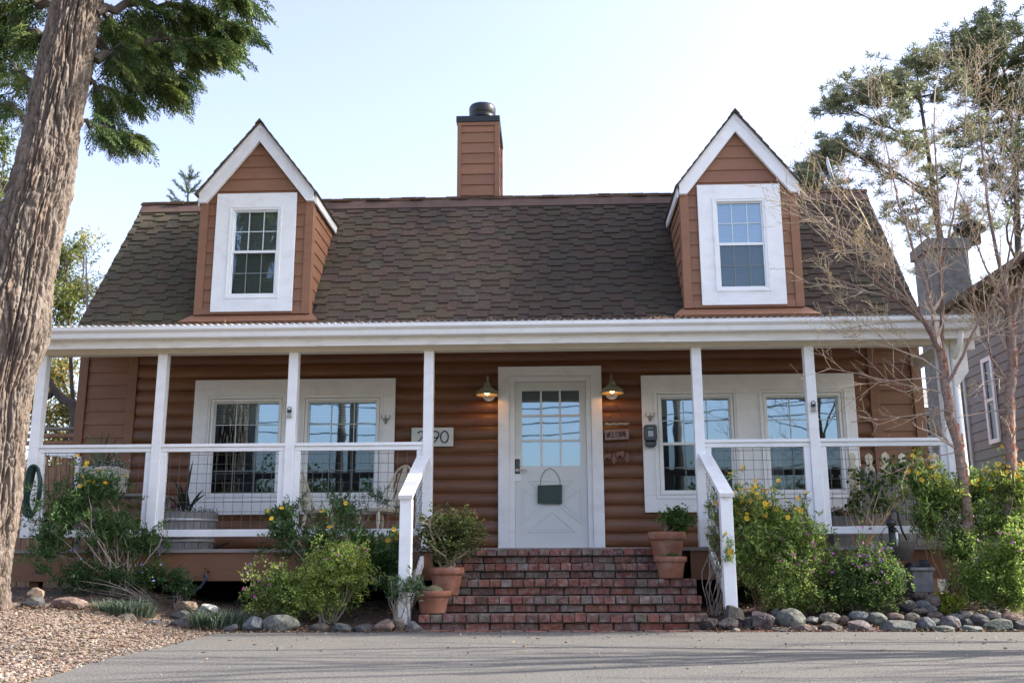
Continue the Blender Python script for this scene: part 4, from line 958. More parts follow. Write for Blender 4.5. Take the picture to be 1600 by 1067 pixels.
lrr=random.Random(6); q=at(160,702,11.4); mb=MB(); straps(mb,(q.x,11.4,tz+h-.02),[at(130,670,11.3),at(145,680,11.2),at(172,672,11.4),at(200,690,11.3),at(120,688,11.3),at(160,672,11.5),at(185,682,11.2),at(168,680,11.5)],.03,[(.12,.18,.06),(.2,.26,.12),(.08,.13,.05)],lrr); mb.build('spider_plant',M_leaf,t)
# folded white gate behind the table and coiled hose
t=thing('white_gate','folded white wooden frame leaning in the left corner of the porch','gate',(-5.45,11.6,DK)); q=[at(64,706,11.6),at(122,713,11.6),at(121,800,11.6),at(66,830,11.6)]
mb=MB()
for i in range(4): mb.beam(q[i],q[(i+1)%4],.06,.05,up=Vector((0,1,0)))
mb.build('frame',M_white,t)
mb=MB()
for i in range(1,6): mb.beam(q[0].lerp(q[1],i/6),q[3].lerp(q[2],i/6),.02,.02,up=Vector((0,1,0)))
mb.build('spindles',M_wood,t)
mb=MB(); lr=random.Random(2)
for k in range(6):
    c=at(56,768,10.42); pts=[]
    for i in range(25): a=2*math.pi*i/24; pts.append((c.x+(.055+.006*k)*math.cos(a)*1.0,10.40-.03*k*.5+.02*math.sin(a*3+k),c.z+(.22+.010*k)*math.sin(a)))
    mb.tube(pts,.014,8,caps=False)
obj1('garden_hose',mb,M_ghose,'coiled dark green garden hose hung on the left end of the railing','hose',smooth=True)
# hose spigot below the deck
t=thing('hose_tap','bronze tap with a curved blue grey hose at the left deck skirting','tap',at(323,893,10.48))
mb=MB(); c=at(324,893,10.47); mb.tube([c+Vector((0,.05,0)),c+Vector((0,-.04,0)),c+Vector((.01,-.07,-.02)),c+Vector((.015,-.075,-.06))],[.012,.016,.018,.022],8); mb.tube([c+Vector((-.03,-.03,.035)),c+Vector((.02,-.03,.037))],.006,6); mb.tube([c+Vector((0,-.03,0)),c+Vector((0,-.03,.035))],.006,6); mb.build('valve',M_brass,t,smooth=True)
mb=MB(); pts=[at(x,y,10.36) for x,y in ((324,897),(322,905),(315,915),(304,924),(290,930),(275,933),(258,933))]; mb.tube(pts,.015,8); mb.build('hose',M_hose,t,smooth=True)
# a length of black pipe on the deck
mb=MB(); mb.tube([at(333,856,10.9),at(345,853,10.9),at(357,848,10.9)],.012,6); obj1('pipe_end',mb,M_blackp,'short black pipe end lying on the deck beside the tub','pipe')

# windsor chairs
def chair(label,c0,ang,group):
    t=thing('windsor_chair',label,'chair',(c0[0],c0[1],DK),group)
    M=Matrix.Translation((c0[0],c0[1],DK))@Matrix.Rotation(ang,4,'Z'); V=lambda x,y,z: M@Vector((x,y,z))
    mb=MB(); n=24; top=[];bot=[]
    for i in range(n):
        a=2*math.pi*i/n; r=(abs(math.cos(a))**3+abs(math.sin(a))**3)**(-1/3); top.append(V(.23*r*math.cos(a),.22*r*math.sin(a),.45)); bot.append(V(.215*r*math.cos(a),.205*r*math.sin(a),.41))
    mb.face(top); mb.face(bot[::-1]); 
    for i in range(n): mb.face((bot[i],bot[(i+1)%n],top[(i+1)%n],top[i]))
    mb.build('seat',M_cream,t)
    for sx,sy in ((-1,-1),(1,-1),(1,1),(-1,1)):
        mb=MB(); a=V(sx*.16,sy*.15,.42); b=V(sx*.23,sy*.22,0); mb.tube([a,a.lerp(b,.15),a.lerp(b,.3),a.lerp(b,.4),a.lerp(b,.6),a.lerp(b,.66),b],[.015,.022,.023,.014,.02,.015,.010],8); mb.build('leg',M_cream,t,smooth=True)
    mb=MB()
    for s in (-1,1): mb.tube([V(s*.205,-.2,.16),V(s*.205,0,.165),V(s*.205,.2,.16)],[.008,.013,.008],6)
    mb.tube([V(-.2,0,.165),V(.2,0,.165)],.010,6); mb.build('stretcher',M_cream,t,smooth=True)
    mb=MB(); pts=[]   # hoop back, leaning; chair faces -y
    for i in range(21):
        a=math.pi*i/20; x=.20*math.cos(a); zt=math.sin(a)**.6; pts.append(V(x*(1+.08*zt),.18+.17*zt,.44+.52*zt))
    mb.tube(pts,.013,8); mb.build('back_hoop',M_cream,t,smooth=True)
    mb=MB()
    for s in (-.13,-.07,.07,.13): mb.tube([V(s,.185,.44),V(s*1.15,.33,.91-abs(s)*.5)],.007,6)
    mb.build('spindles',M_cream,t)
    mb=MB(); pr=[(.03,.44),(.045,.55),(.03,.66),(.05,.76),(.04,.86),(.03,.95)]
    for (wa,za),(wb,zb_) in zip(pr,pr[1:]):
        ya_,yb_=.185+(za-.44)*.33,.185+(zb_-.44)*.33; mb.raw([V(-wa,ya_,za),V(wa,ya_,za),V(wb,yb_,zb_),V(-wb,yb_,zb_),V(-wa,ya_+.014,za),V(wa,ya_+.014,za),V(wb,yb_+.014,zb_),V(-wb,yb_+.014,zb_)],((0,1,2,3),(7,6,5,4),(0,3,7,4),(1,5,6,2)))
    mb.build('splat',M_cream,t)
GC='cream windsor chairs on the porch'
q=at(594,804,11.3); chair('cream spindle back chair nearer the steps, behind the left stair rail',(q.x,11.3),R(-42),GC)
q=at(506,804,11.4); chair('cream spindle back chair seen edge on in front of the left windows',(q.x,11.4),R(84),GC)

# right end of the porch: planter boxes, pickets, pump fountain
def boxplant(x0,x1,y,h,label,pal):
    t=thing('wooden_planter',label,'planter',((x0+x1)/2,y,DK)); mb=MB(); k=3
    for i in range(k): z0=DK+h*i/k; mb.box(x0,x1,y-.14,y-.12,z0+.003,z0+h/k-.003); mb.box(x0,x1,y+.12,y+.14,z0+.003,z0+h/k-.003); mb.box(x0,x0+.02,y-.119,y+.119,z0+.003,z0+h/k-.003); mb.box(x1-.02,x1,y-.119,y+.119,z0+.003,z0+h/k-.003)
    mb.build('boards',M_oak,t); mb=MB(); mb.box(x0+.02,x1-.02,y-.118,y+.118,DK,DK+h-.03); mb.build('potting_soil',M_soil,t)
    T=[(lr.uniform(x0,x1),lr.uniform(y-.14,y+.12),DK+h+lr.uniform(-.02,.07)) for _ in range(70)]
    mb=MB(); V,C=rosettes(T,9,.035,.014,.02,DGREEN); mb.quads(V,C); mb.build('leaves',M_leaf,t)
    mb=MB(); V,C=rosettes(T[:36],6,.018,.018,.02,pal); mb.quads(V,C); mb.build('flowers',M_petal,t)['kind']='stuff'; return t
boxplant(at(1222,800,11.1).x,at(1262,800,11.1).x,11.1,.33,'weathered wooden planter of red and purple flowers behind the yellow daisy bush',[(.5,.03,.06),(.25,.12,.5),(.35,.05,.25)])
boxplant(at(1300,820,11.1).x,at(1345,820,11.1).x,11.2,.34,'weathered wooden planter at the right, behind the twining vine',[(.5,.03,.06),(.5,.2,.3)])
t=thing('picket_panel','row of old cream topped wooden pickets standing on the right of the porch','fence',(3.6,11.6,DK))
for i in range(7):
    x=at(1335+i*26,760,11.55).x; ztop=at(1335,706+2*(i%2),11.55).z; mb=MB(); w=.055
    mb.prism([(x-w,DK+.05),(x+w,DK+.05),(x+w,ztop-.18),(x+w*.45,ztop-.13),(x+w*.8,ztop-.08),(x+w*.7,ztop-.03),(x,ztop),(x-w*.7,ztop-.03),(x-w*.8,ztop-.08),(x-w*.45,ztop-.13),(x-w,ztop-.18)],11.54,11.562); mb.build('picket',M_cream,t,bevel=.003)
mb=MB(); mb.box(3.0,4.25,11.563,11.60,DK+.25,DK+.33); mb.build('cross_bar',M_wood,t)
t=thing('grey_picket_fence','low weathered grey picket fence behind the flowering vine on the porch','fence',(3.5,11.3,DK))
for i in range(11):
    x=at(1352+i*13.5,780,11.25).x; zt_=at(1352,732+(i%3)*2,11.25).z; mb=MB(); w=.043
    mb.prism([(x-w,DK+.02),(x+w,DK+.02),(x+w,zt_-.05),(x+w*.5,zt_-.008),(x,zt_),(x-w*.5,zt_-.008),(x-w,zt_-.05)],11.24,11.258); mb.build('picket',M_oak,t,bevel=.003)
mb=MB(); mb.box(3.05,4.2,11.26,11.30,DK+.3,DK+.38); mb.build('cross_bar',M_oak,t)
# pump fountain
q=at(1396,850,9.95); fx=q.x
t=thing('water_pump','black cast iron hand pump spilling water into a galvanised bucket among the right shrubs','water pump',(fx,9.95,.3))
mb=MB(); z0=at(1395,848,9.95).z; z1=at(1395,813,9.95).z; mb.lathe([(.0,0),(.055,0),(.055,.02),(.032,.03),(.03,.18),(.045,.19),(.045,.23),(.02,.25),(0,.26)],fx,9.97,z0-.02,16); mb.tube([(fx+.0,9.95,z0+.12),(fx-.0,9.88,z0+.13),(fx-.0,9.84,z0+.10)],[.022,.02,.022],8); mb.build('pump_body',M_black,t,smooth=True)
mb=MB(); pts=[at(x,y,9.97) for x,y in ((1392,800),(1397,796),(1403,801),(1405,812),(1409,828),(1418,846))]; mb.tube(pts,[.008,.011,.012,.012,.011,.008],8); mb.tube([at(1393,800,9.97),(fx,9.97,z0+.24)],.007,6); mb.build('pump_handle',M_black,t,smooth=True)
mb=MB(); bxx=at(1408,858,9.95).x; zb_=at(1408,876,9.95).z; zt_=at(1408,846,9.95).z; mb.lathe([(0,0),(.085,0),(.125,zt_-zb_),(.13,zt_-zb_+.006),(.118,zt_-zb_),(.08,.02),(0,.02)],bxx,9.93,zb_,24); mb.build('bucket',mat('dull_dark_zinc',(.14,.13,.115),.6,.3,14,.2,30,metal=.3),t,smooth=True)
mb=MB(); mb.tube([at(1376,844,9.9),at(1374,838,9.9),at(1383,824,9.9),at(1395,820,9.9)],.004,5); mb.build('bail_wire',M_black,t)
mb=MB(); mb.tube([(fx,9.84,z0+.10),(fx,9.83,z0+.03),(fx+.005,9.85,z0-.03)],[.012,.011,.015],8); mb.build('water_stream',mat('clear_water',(.55,.6,.62),.08,.0,spec=.8),t,smooth=True)
t=thing('stone_basin','square grey concrete block under the bucket in the right bed','block',(at(1442,910,9.95).x,9.95,.2))
a=at(1425,892,9.85); b=at(1461,926,9.85); mb=MB(); mb.box(a.x,b.x,9.85,10.2,b.z,a.z); mb.box(a.x-.02,b.x+.02,9.83,10.22,a.z,a.z+.035); mb.build('block',M_stone,t,bevel=.012)
# satellite dish on the right of the roof
q=at(1298,264,15.0); t=thing('satellite_dish','pale satellite dish turned edge on above the right end of the roof','satellite dish',(q.x-.08,15.2,6.1))
Mx=Matrix.Rotation(R(68),4,'Z')@Matrix.Rotation(R(80),4,'X'); mb=MB(); mb.lathe([(0,-.045),(.10,-.038),(.16,-.022),(.20,0),(.195,.006),(.15,-.014),(.09,-.03),(0,-.037)],q.x,15,q.z,28,mtx=Mx); mb.build('reflector',M_white,t,smooth=True)
mb=MB(); mb.tube([(q.x-.03,15.05,q.z-.03),(q.x-.13,15.05,q.z-.18),(q.x-.13,15.05,6.1)],.018,8); mb.build('mast',M_black,t)
mb=MB(); mb.tube([(q.x,15,q.z-.16),(q.x-.15,14.9,q.z-.13)],.008,6); mb.blob((q.x-.17,14.9,q.z-.12),.025,.025,.03,2,.05,2); mb.build('feed_arm',M_greyp,t)

# ------------------------------------------------------------------ rocks
def rock(px_,py_,w,h,Y,colr,seed,label,ang=.3,group=None,amp=.28,flat=1.):
    c=at(px_,py_,Y); k=(at(px_+10,py_,Y)-c).length/10; rx=w*k/2; rz=h*k/2; sub=3
    mb=MB(); rockblob(mb,(c.x,c.y+rx*.15,c.z-.22*rz),rx*1.14,max(rx*.75,rz)*flat,rz*1.28,seed,amp,tuple(v*.40 for v in colr))
    obj1('rock',mb,M_rock,label,'rock',group or 'rocks edging the garden beds',smooth=amp<.16)
GRY=(.22,.225,.22); DGR=(.10,.10,.105); BR=(.20,.145,.115); PKB=(.30,.215,.185); BLG=(.17,.19,.21); TAN=(.40,.33,.25); CRM=(.48,.43,.35); WHT=(.62,.62,.60); PUR=(.14,.11,.12); GGR=(.20,.22,.19); TEA=(.16,.20,.19)
RK=[(1108,973,32,26,9.28,(.07,.055,.05),'dark lumpy rock against the right foot of the brick steps',.4),
(1141,974,38,24,9.24,(.09,.07,.07),'dark purplish rock under the mossy one at the right newel post',.4),
(1146,955,38,24,9.34,(.13,.115,.09),'dark mossy rock with a pale patch perched beside the right newel post',.3),
(1170,973,24,32,9.32,(.09,.085,.08),'upright dark brown rock left of the large purple boulder',.3),
(1190,971,42,34,9.26,PUR,'large purple grey boulder with white veins in the right border',.2),
(1150,985,13,8,9.16,CRM,'tiny cream pebble at the asphalt below the right newel post',.1),
(1212,957,18,16,9.5,BLG,'small dark blue grey stone behind the purple boulder',.2),
(1221,984,30,14,9.2,(.08,.07,.065),'flat dark brown stone right of the purple boulder',.3),
(1236,966,43,30,9.35,GGR,'big smooth olive grey boulder in the right border',.12),
(1256,983,42,17,9.2,PKB,'pinkish brown flat rock below the olive boulder',.25),
(1268,967,25,13,9.4,(.36,.35,.32),'small speckled pale stone right of the olive boulder',.2),
(1297,964,29,15,9.42,CRM,'cream rounded cobble on top of a rough brown rock',.1),
(1299,979,46,20,9.22,(.20,.17,.15),'rough grey brown rock below the cream cobble',.3),
(1319,967,16,12,9.42,BR,'small brown cobble right of the cream one',.15),
(1343,961,29,13,9.42,BLG,'oval blue grey cobble above the pinkish angular rock',.1),
(1343,976,45,22,9.22,(.30,.25,.25),'pinkish grey angular rock in the lower row of the right border',.25),
(1371,965,30,16,9.4,GGR,'grey green cobble right of the pinkish rock',.15),
(1400,963,26,12,9.42,BR,'flat brown cobble above the long green slab',.15),
(1403,978,72,20,9.22,(.13,.15,.145),'long dark green grey slab in the right border',.2),
(1426,964,21,13,9.42,TAN,'tan cobble above the right end of the long green slab',.12),
(1447,974,26,20,9.25,BLG,'blue grey egg shaped cobble at the end of the long slab',.12),
(1461,961,23,11,9.45,BR,'small brown grey cobble below the fountain stones',.15),
(1459,971,24,12,9.36,GRY,'mid grey cobble behind the blue egg shaped one',.12),
(1475,982,31,11,9.18,(.17,.20,.16),'low green grey flat stone beside the purple egg cobble',.15),
(1486,973,30,22,9.28,(.20,.18,.20),'purple grey egg shaped cobble leaning left',.12),
(1495,964,24,11,9.42,BLG,'small bluish cobble behind the purple egg cobble',.12),
(1512,961,22,14,9.42,(.42,.36,.27),'tan cream cobble in the upper row near the right bed end',.12),
(1511,973,18,14,9.34,DGR,'little dark stone under the tan cream cobble',.15),
(1518,982,40,15,9.18,TEA,'teal grey flat stone in the lowest row',.2),
(1530,967,28,17,9.36,DGR,'dark grey rounded cobble between the tan and brown grey ones',.12),
(1552,961,26,15,9.42,(.22,.19,.17),'brown grey cobble above the big green angular rock',.15),
(1565,976,48,24,9.22,(.15,.18,.155),'big green angular rock near the right edge',.3),
(1581,965,36,15,9.4,(.24,.15,.12),'reddish brown flat cobble near the right edge',.15),
(1598,978,24,18,9.22,DGR,'dark rock cut by the right edge of the picture',.2),
(1420,945,30,16,9.6,DGR,'dark smooth stone left in the heap below the block',.12),
(1441,944,24,13,9.6,BLG,'blue grey smooth stone in the middle of the heap below the block',.1),
(1440,931,28,13,9.72,(.12,.08,.07),'dark red brown stone at the top of the heap below the block',.1),
(1458,938,26,17,9.68,(.24,.19,.16),'brown rounded stone right in the heap below the block',.1),
(1440,954,30,9,9.52,(.17,.13,.11),'thin brown stone under the heap below the block',.1),
(1456,951,17,9,9.52,BLG,'small blue stone at the lower right of the heap',.1),
(1442,883,25,18,9.92,(.02,.02,.022),'wet black round stone on top of the concrete block',.1),
(1424,885,16,14,9.92,(.025,.025,.027),'smaller wet black stone left on the concrete block',.1),
(53,926,28,20,9.55,(.45,.33,.24),'orange and white lump of rock on the dark one by the big trunk',.4),
(53,942,46,26,9.45,(.17,.165,.165),'dark grey layered rock right of the big trunk foot',.35),
(101,946,58,32,9.40,(.32,.22,.185),'pinkish brown boulder in the left bed, largest on that side',.22),
(150,962,36,14,9.3,(.16,.155,.14),'flat grey rock half sunk between boulder and grass clump',.2),
(200,967,37,18,9.2,(.36,.30,.22),'tan wedge shaped rock below the left grass clump',.25),
(240,974,42,14,9.2,(.18,.17,.165),'low dark grey rock right of the tan wedge',.2),
(283,959,32,15,9.4,GRY,'grey rock above the pale one in the left bed',.2),
(286,972,42,20,9.3,(.27,.26,.24),'light grey rock left of the second grass clump',.25),
(292,947,38,14,9.7,(.33,.25,.16),'yellowish tan rock behind the white one',.25),
(325,949,46,17,9.62,WHT,'white jagged rock in the left bed',.3),
(360,979,28,11,9.2,GRY,'flat grey rock at the asphalt edge below the second grass clump',.2),
(395,974,42,26,9.18,(.22,.25,.28),'blue grey angular rock with a pale streak beside the green bush',.35),
(437,973,52,28,9.2,(.26,.275,.235),'large rounded grey green boulder under the small purple flowered bush',.15),
(499,981,30,15,9.2,(.17,.14,.12),'brown rounded rock in the border left of the steps',.15),
(533,980,35,18,9.18,(.22,.23,.22),'grey rock between the brown and dark ones left of the steps',.25),
(567,980,40,20,9.2,(.17,.165,.15),'dark grey broad rock in the border left of the steps',.2),
(601,978,36,22,9.2,(.50,.33,.24),'pink orange sunlit rock in the border left of the steps',.25),
(622,974,24,24,9.25,(.38,.33,.25),'tan rock leaning against the left newel post',.2),
(646,978,26,15,9.24,(.32,.32,.31),'pale grey stone between the left newel post and the steps',.2)]
for i,r in enumerate(RK): rock(r[0],r[1],r[2],r[3],r[4],r[5],i+1,r[6],amp=r[7])
# ------------------------------------------------------------------ planting
def pxw(Y): return (at(810,800,Y)-at(800,800,Y)).length/10      # metres per photograph pixel at depth Y
def tip_points(blobs,n,seed,hollow=.45):
    r=np.random.default_rng(seed); out=[]; tot=sum(b[2]*b[3] for b in blobs)
    for i,(bx_,by_,rx_,ry_,Y) in enumerate(blobs):
        k=pxw(Y); c=at(bx_,by_,Y); m=max(4,int(n*rx_*ry_/tot))
        out.append(canopy_pts(tuple(c),rx_*k,max(.10,min(rx_,ry_)*k*.9),ry_*k,m,hollow,seed+i,.5))
    return np.concatenate(out)
def flowers(mb,P,rad,pal,rs_,petals=9,face=(-.1,-.8,.55),center=None,jit=.35):
    for p in P:
        n=Vector(face)+Vector(rs_.normal(size=3)*jit); n.normalize(); a=n.orthogonal().normalized(); b=n.cross(a); c=np.array(pal[rs_.integers(0,len(pal))])*(1+rs_.uniform(-.1,.1))
        r=rad*rs_.uniform(.8,1.15); p=Vector(p)
        for k in range(petals):
            t=2*math.pi*k/petals+rs_.uniform(-.1,.1); d=a*math.cos(t)+b*math.sin(t); s=n.cross(d); w=r*2.0/petals
            mb.face((p+d*r*.15,p+d*r*.65+s*w+n*r*.12,p+d*r+n*r*.05,p+d*r*.65-s*w+n*r*.12),tuple(c*rs_.uniform(.85,1.1)))
        if center:
            mb.face([p+n*r*.1+(a*math.cos(t)+b*math.sin(t))*r*.26 for t in np.linspace(0,6.28,7)[:-1]],center)
def shrub(name,label,cat,base,blobs,n,L,W,perTip,pal,seed,spread=.02,stems=22,flow=None,group=None,hollow=.4,up=.45,stemcol=(.9,.9,.9),flat=.8,srad=.006):
    b=at(*base); b.z=min(b.z,gz(b.x,b.y)+.05) if base[2]<10.5 else b.z
    t=thing(name,label,cat,b,group); r=np.random.default_rng(seed); lr=random.Random(seed)
    T=tip_points(blobs,n,seed,hollow)
    T=T[T[:,2]>gz(b.x,b.y)+.01]
    T=T[(T[:,1]<10.50)|(T[:,2]>DK+.03)] if b.y<10.5 else T
    mb=MB()
    for i in range(stems):
        tx=T[r.integers(0,len(T))]; pts=grow(mb,b+Vector((lr.uniform(-.08,.08),lr.uniform(-.06,.06),-.03)),tx,srad*lr.uniform(.7,1.3),.0018,lr,6,.16,stemcol,5)
        for _ in range(3):
            q=pts[lr.randint(2,5)]; e=T[np.argmin(((T-np.array(q))**2).sum(1)+r.random(len(T))*.08)]; grow(mb,q,e,.003,.0012,lr,3,.1,stemcol,4)
    mb.build('stems',M_twig,t)
    N=len(T)*perTip; tips=np.repeat(T,perTip,0); D=r.normal(size=(N,3)); D/=np.linalg.norm(D,axis=1,keepdims=True); D[:,2]=D[:,2]*flat+up
    # each tip leans its own way and has its own tone
    lean=np.repeat(r.normal(size=(len(T),3))*.45,perTip,0); D=D+lean
    sd=r.normal(size=(len(T),3))*.55+np.array([0,-.15,.75]); sd/=np.linalg.norm(sd,axis=1,keepdims=True); sl_=(.10 if L>.03 else .085)*r.uniform(.5,1.5,len(T))
    uu=r.random(N)[:,None]; tips=tips+np.repeat(sd*sl_[:,None],perTip,0)*(uu-.5); D=D+np.repeat(sd,perTip,0)*.4
    V=blades(tips+r.normal(size=(N,3))*spread*.55,D,r.uniform(.65,1.25,N)*L,r.uniform(.8,1.2,N)*W,r)
    tone=np.repeat(r.uniform(.5,1.6,len(T)),perTip)[:,None]
    mb=MB(); mb.quads(V,leafcols(N,r,pal,.22)*tone); mb.build('foliage',M_leaf,t)
    if flow:
        for fn,cnt,rad,fp,pet,lift,cen in flow:
            mb=MB(); sc=T[:,2]-.9*T[:,1]*1.0+r.random(len(T))*.35; idx=np.argsort(-sc)[:max(cnt*2,cnt)]; idx=r.permutation(idx)[:cnt]
            Pf=T[idx]+np.array([0,-.03,lift])*r.uniform(.4,1.3,(len(idx),1))+r.normal(size=(len(idx),3))*.012
            for q_,a_ in zip(Pf,T[idx]):
                mb=MB(); flowers(mb,[q_],rad,fp,r,pet,center=cen)
                if lift>.03: mb.tube([Vector(a_),Vector(q_)],.0016,4,(.10,.2,.06),mi=1,caps=False)
                mb.build(fn[:-1] if fn.endswith('s') else fn,[M_petal,M_leaf],t)
    return t
YEL=[(.95,.60,.03),(.90,.58,.04),(.80,.42,.015)]; CEN=(.62,.30,.02)
PUR_=[(.32,.07,.42),(.42,.08,.45),(.28,.10,.5)]; MAG=[(.55,.04,.42),(.6,.06,.5),(.42,.06,.5)]
DAI=[(.14,.22,.045),(.20,.28,.06),(.09,.16,.035),(.30,.37,.11),(.36,.42,.15)]  # the palest greens stand for sun highlights on the leaves
DAD=[(.065,.13,.04),(.09,.165,.05),(.05,.105,.035),(.12,.19,.06)]
SML=[(.20,.27,.06),(.15,.22,.045),(.29,.35,.10),(.10,.16,.04),(.36,.42,.14)]  # palest entries put sunlit leaf highlights into the colour
G1='yellow daisy bushes'; G2='purple flowered bushes'
shrub('daisy_bush','tall loose dark green bush with few yellow daisies beside the big tree trunk','bush',(190,905,10.05),[(110,800,62,48,10.1),(180,830,58,50,10.2),(75,850,36,50,10.0),(150,765,60,40,10.15),(230,850,40,30,10.2)],1000,.065,.013,11,DAD,101,.02,26,[('yellow_flowers',12,.026,YEL,9,.05,CEN)],G1,.2)
shrub('daisy_bush','open dark green bush with scattered yellow daisies in front of the left windows','bush',(520,945,10.1),[(445,830,34,34,10.1),(500,850,46,45,10.1),(560,860,48,50,10.05),(600,885,38,48,9.95),(440,805,22,20,10.2),(540,795,26,22,10.25),(620,860,18,36,9.8)],900,.068,.013,11,DAD,102,.02,24,[('yellow_flowers',13,.026,YEL,9,.05,CEN)],G1,.2)
shrub('daisy_sprigs','thin upright daisy sprigs poking above the bush against the railing wire','bush',(520,900,10.3),[(470,790,14,22,10.4),(520,780,12,22,10.4),(590,775,26,18,10.4),(630,800,12,24,10.3)],60,.055,.010,18,GGREEN+DAD,112,.014,14,None,G1,.2)
shrub('small_flowering_bush','small green bush with purple flowers just left of the sunlit one','bush',(432,962,9.75),[(432,915,44,38,9.75),(415,935,34,26,9.65),(455,940,34,26,9.65)],640,.025,.015,15,SML,103,.03,20,[('purple_flowers',22,.013,MAG,5,.01,None)],G2,.25)
shrub('sunlit_flowering_bush','bright yellow green bush with magenta flowers catching the sun left of the steps','bush',(510,965,9.62),[(510,905,54,46,9.65),(545,890,42,42,9.55),(490,935,44,30,9.6),(535,870,28,24,9.65)],1150,.026,.017,16,[(.32,.39,.08),(.26,.34,.07),(.42,.48,.14),(.16,.23,.05)],104,.028,22,[('purple_flowers',34,.013,MAG,5,.01,None)],G2,.25)  # leaf palette raised so its colour carries the sunlight
shrub('shade_shrub','low dark green shrub with tiny lilac flowers between tall daisy bush and grass clump','bush',(230,930,10.0),[(180,905,60,24,10.0),(235,900,40,26,9.95),(120,900,50,30,10.0)],560,.028,.012,14,DGREEN,105,.025,18,[('lilac_flowers',9,.013,[(.35,.3,.7)],5,.01,None)],None,.2)
shrub('shade_shrub','little dark shrub under the deck skirting beside the hose tap','bush',(283,935,9.95),[(275,910,22,28,9.95),(292,918,16,18,9.9)],130,.028,.013,16,DGREEN,106,.02,10,None,None,.2)
shrub('leafy_sprig','leafy dark sprig with long leaves against the foot of the left newel post','bush',(625,965,9.3),[(640,915,26,22,9.22),(612,925,18,18,9.3)],44,.07,.013,14,GGREEN+DAD,107,.012,9,None,None,.3,.4)
def grass_clump(label,pxx,pyy,Y,w,h,n,seed):
    r=np.random.default_rng(seed); lr=random.Random(seed); k=pxw(Y); c=at(pxx,pyy,Y); mb=MB()
    for i in range(n):
        a=lr.uniform(0,6.283); rad=lr.random()**.6; bx_=c.x+math.cos(a)*rad*w*k*.5*.85; by_=c.y+math.sin(a)*rad*.17
        h_=h*k*lr.uniform(.6,1.05); o=Vector((math.cos(a)*lr.uniform(.1,.7)+lr.gauss(0,.35),math.sin(a)*.5+lr.gauss(0,.3),0))*h_; p0=Vector((bx_,by_,c.z-.02)); p1=p0+o*.4+Vector((0,0,h_*lr.uniform(.6,.8))); p2=p0+o*1.15+Vector((0,0,h_*lr.uniform(.6,1.05)))
        s=Vector((-o.y,o.x,0)); s=s.normalized() if s.length>1e-5 else Vector((1,0,0)); wd=lr.uniform(.004,.0065); cc=col(lr,lr.choice([(.10,.14,.09),(.17,.21,.15),(.05,.085,.045),(.27,.31,.24)]),.2)
        mb.face((p0-s*wd,p0+s*wd,p1+s*wd*.9,p1-s*wd*.9),cc); mb.face((p1-s*wd*.9,p1+s*wd*.9,p2+s*.0006,p2-s*.0006),cc)
    obj1('grass_clump',mb,M_leaf,label,'grass clump','silvery grass clumps in the left bed')
grass_clump('larger spreading clump of silvery green grass behind the tan wedge rock',195,962,9.55,110,32,620,1)
grass_clump('smaller clump of silvery green grass in front of the white rock',338,980,9.35,100,34,620,2)
shrub('daisy_bush','large sunlit bush covered in yellow daisies right of the steps','bush',(1195,950,10.0),[(1185,812,54,50,9.85),(1235,840,54,48,9.9),(1172,865,42,56,9.8),(1262,858,36,38,9.95),(1150,800,24,34,9.9),(1210,885,50,42,9.85)],1500,.062,.014,11,DAI,108,.02,34,[('yellow_flowers',62,.027,YEL,9,.05,CEN)],G1,.2,stemcol=(1.2,1.0,.8))
shrub('daisy_sprigs','slender daisy stems growing through the wire of the right stair rail','bush',(1112,915,9.9),[(1112,800,10,34,9.9),(1116,850,9,40,9.85),(1140,860,10,30,9.3)],60,.05,.009,14,DAI,109,.012,12,[('yellow_flowers',5,.024,YEL,9,.04,CEN)],G1,.2)
shrub('flowering_bush','pale green bush with purple flowers directly right of the big daisy bush','bush',(1245,955,9.75),[(1240,900,46,46,9.7),(1215,920,34,32,9.65),(1270,880,26,36,9.75),(1250,935,40,22,9.6)],1150,.025,.015,14,SML,110,.028,24,[('purple_flowers',22,.014,MAG,5,.012,None)],G2,.2)
shrub('flowering_bush','round green bush with many purple flowers left of the pump fountain','bush',(1345,955,9.7),[(1345,890,52,44,9.7),(1310,915,36,36,9.7),(1385,905,34,38,9.65),(1350,930,56,24,9.6)],1500,.025,.015,14,[(.085,.14,.04),(.11,.17,.05),(.065,.11,.035),(.14,.2,.05)],111,.028,26,[('purple_flowers',42,.014,PUR_+MAG,5,.012,None)],G2,.2)
shrub('sparse_flowering_bush','thin sparse leafy bush between the two purple flowered bushes on the right','bush',(1288,955,9.9),[(1283,900,20,50,9.9),(1295,925,24,28,9.85)],170,.022,.011,16,YGREEN,113,.03,12,None,None,.2)
shrub('daisy_bush','tall airy bush with yellow daisies and bare lower stems at the right','bush',(1500,945,10.1),[(1440,755,36,36,10.1),(1480,780,44,42,10.1),(1530,770,44,36,10.05),(1585,770,34,44,10.0),(1555,820,44,30,10.0),(1450,815,26,34,10.0),(1500,850,34,34,10.0),(1600,830,28,44,9.9)],1900,.062,.014,10,DAI+[(.16,.22,.05)],114,.022,34,[('yellow_flowers',52,.028,YEL,9,.05,CEN)],G1,.2,stemcol=(1.2,1.,.8))
shrub('flowering_bush','pale bush with magenta flowers in the lower right corner','bush',(1560,960,9.7),[(1560,885,54,52,9.7),(1597,865,36,50,9.65),(1525,912,40,36,9.7),(1580,930,48,28,9.6)],1700,.025,.015,14,YGREEN+SML,115,.03,26,[('purple_flowers',22,.015,MAG,5,.012,None)],G2,.2)
shrub('golden_ground_plant','low yellow green plant beside the heap of stones on the right','bush',(1490,950,9.75),[(1485,943,26,10,9.7),(1476,935,12,8,9.72)],110,.028,.016,12,[(.30,.32,.04),(.22,.26,.04)],116,.02,6,None,None,.3)
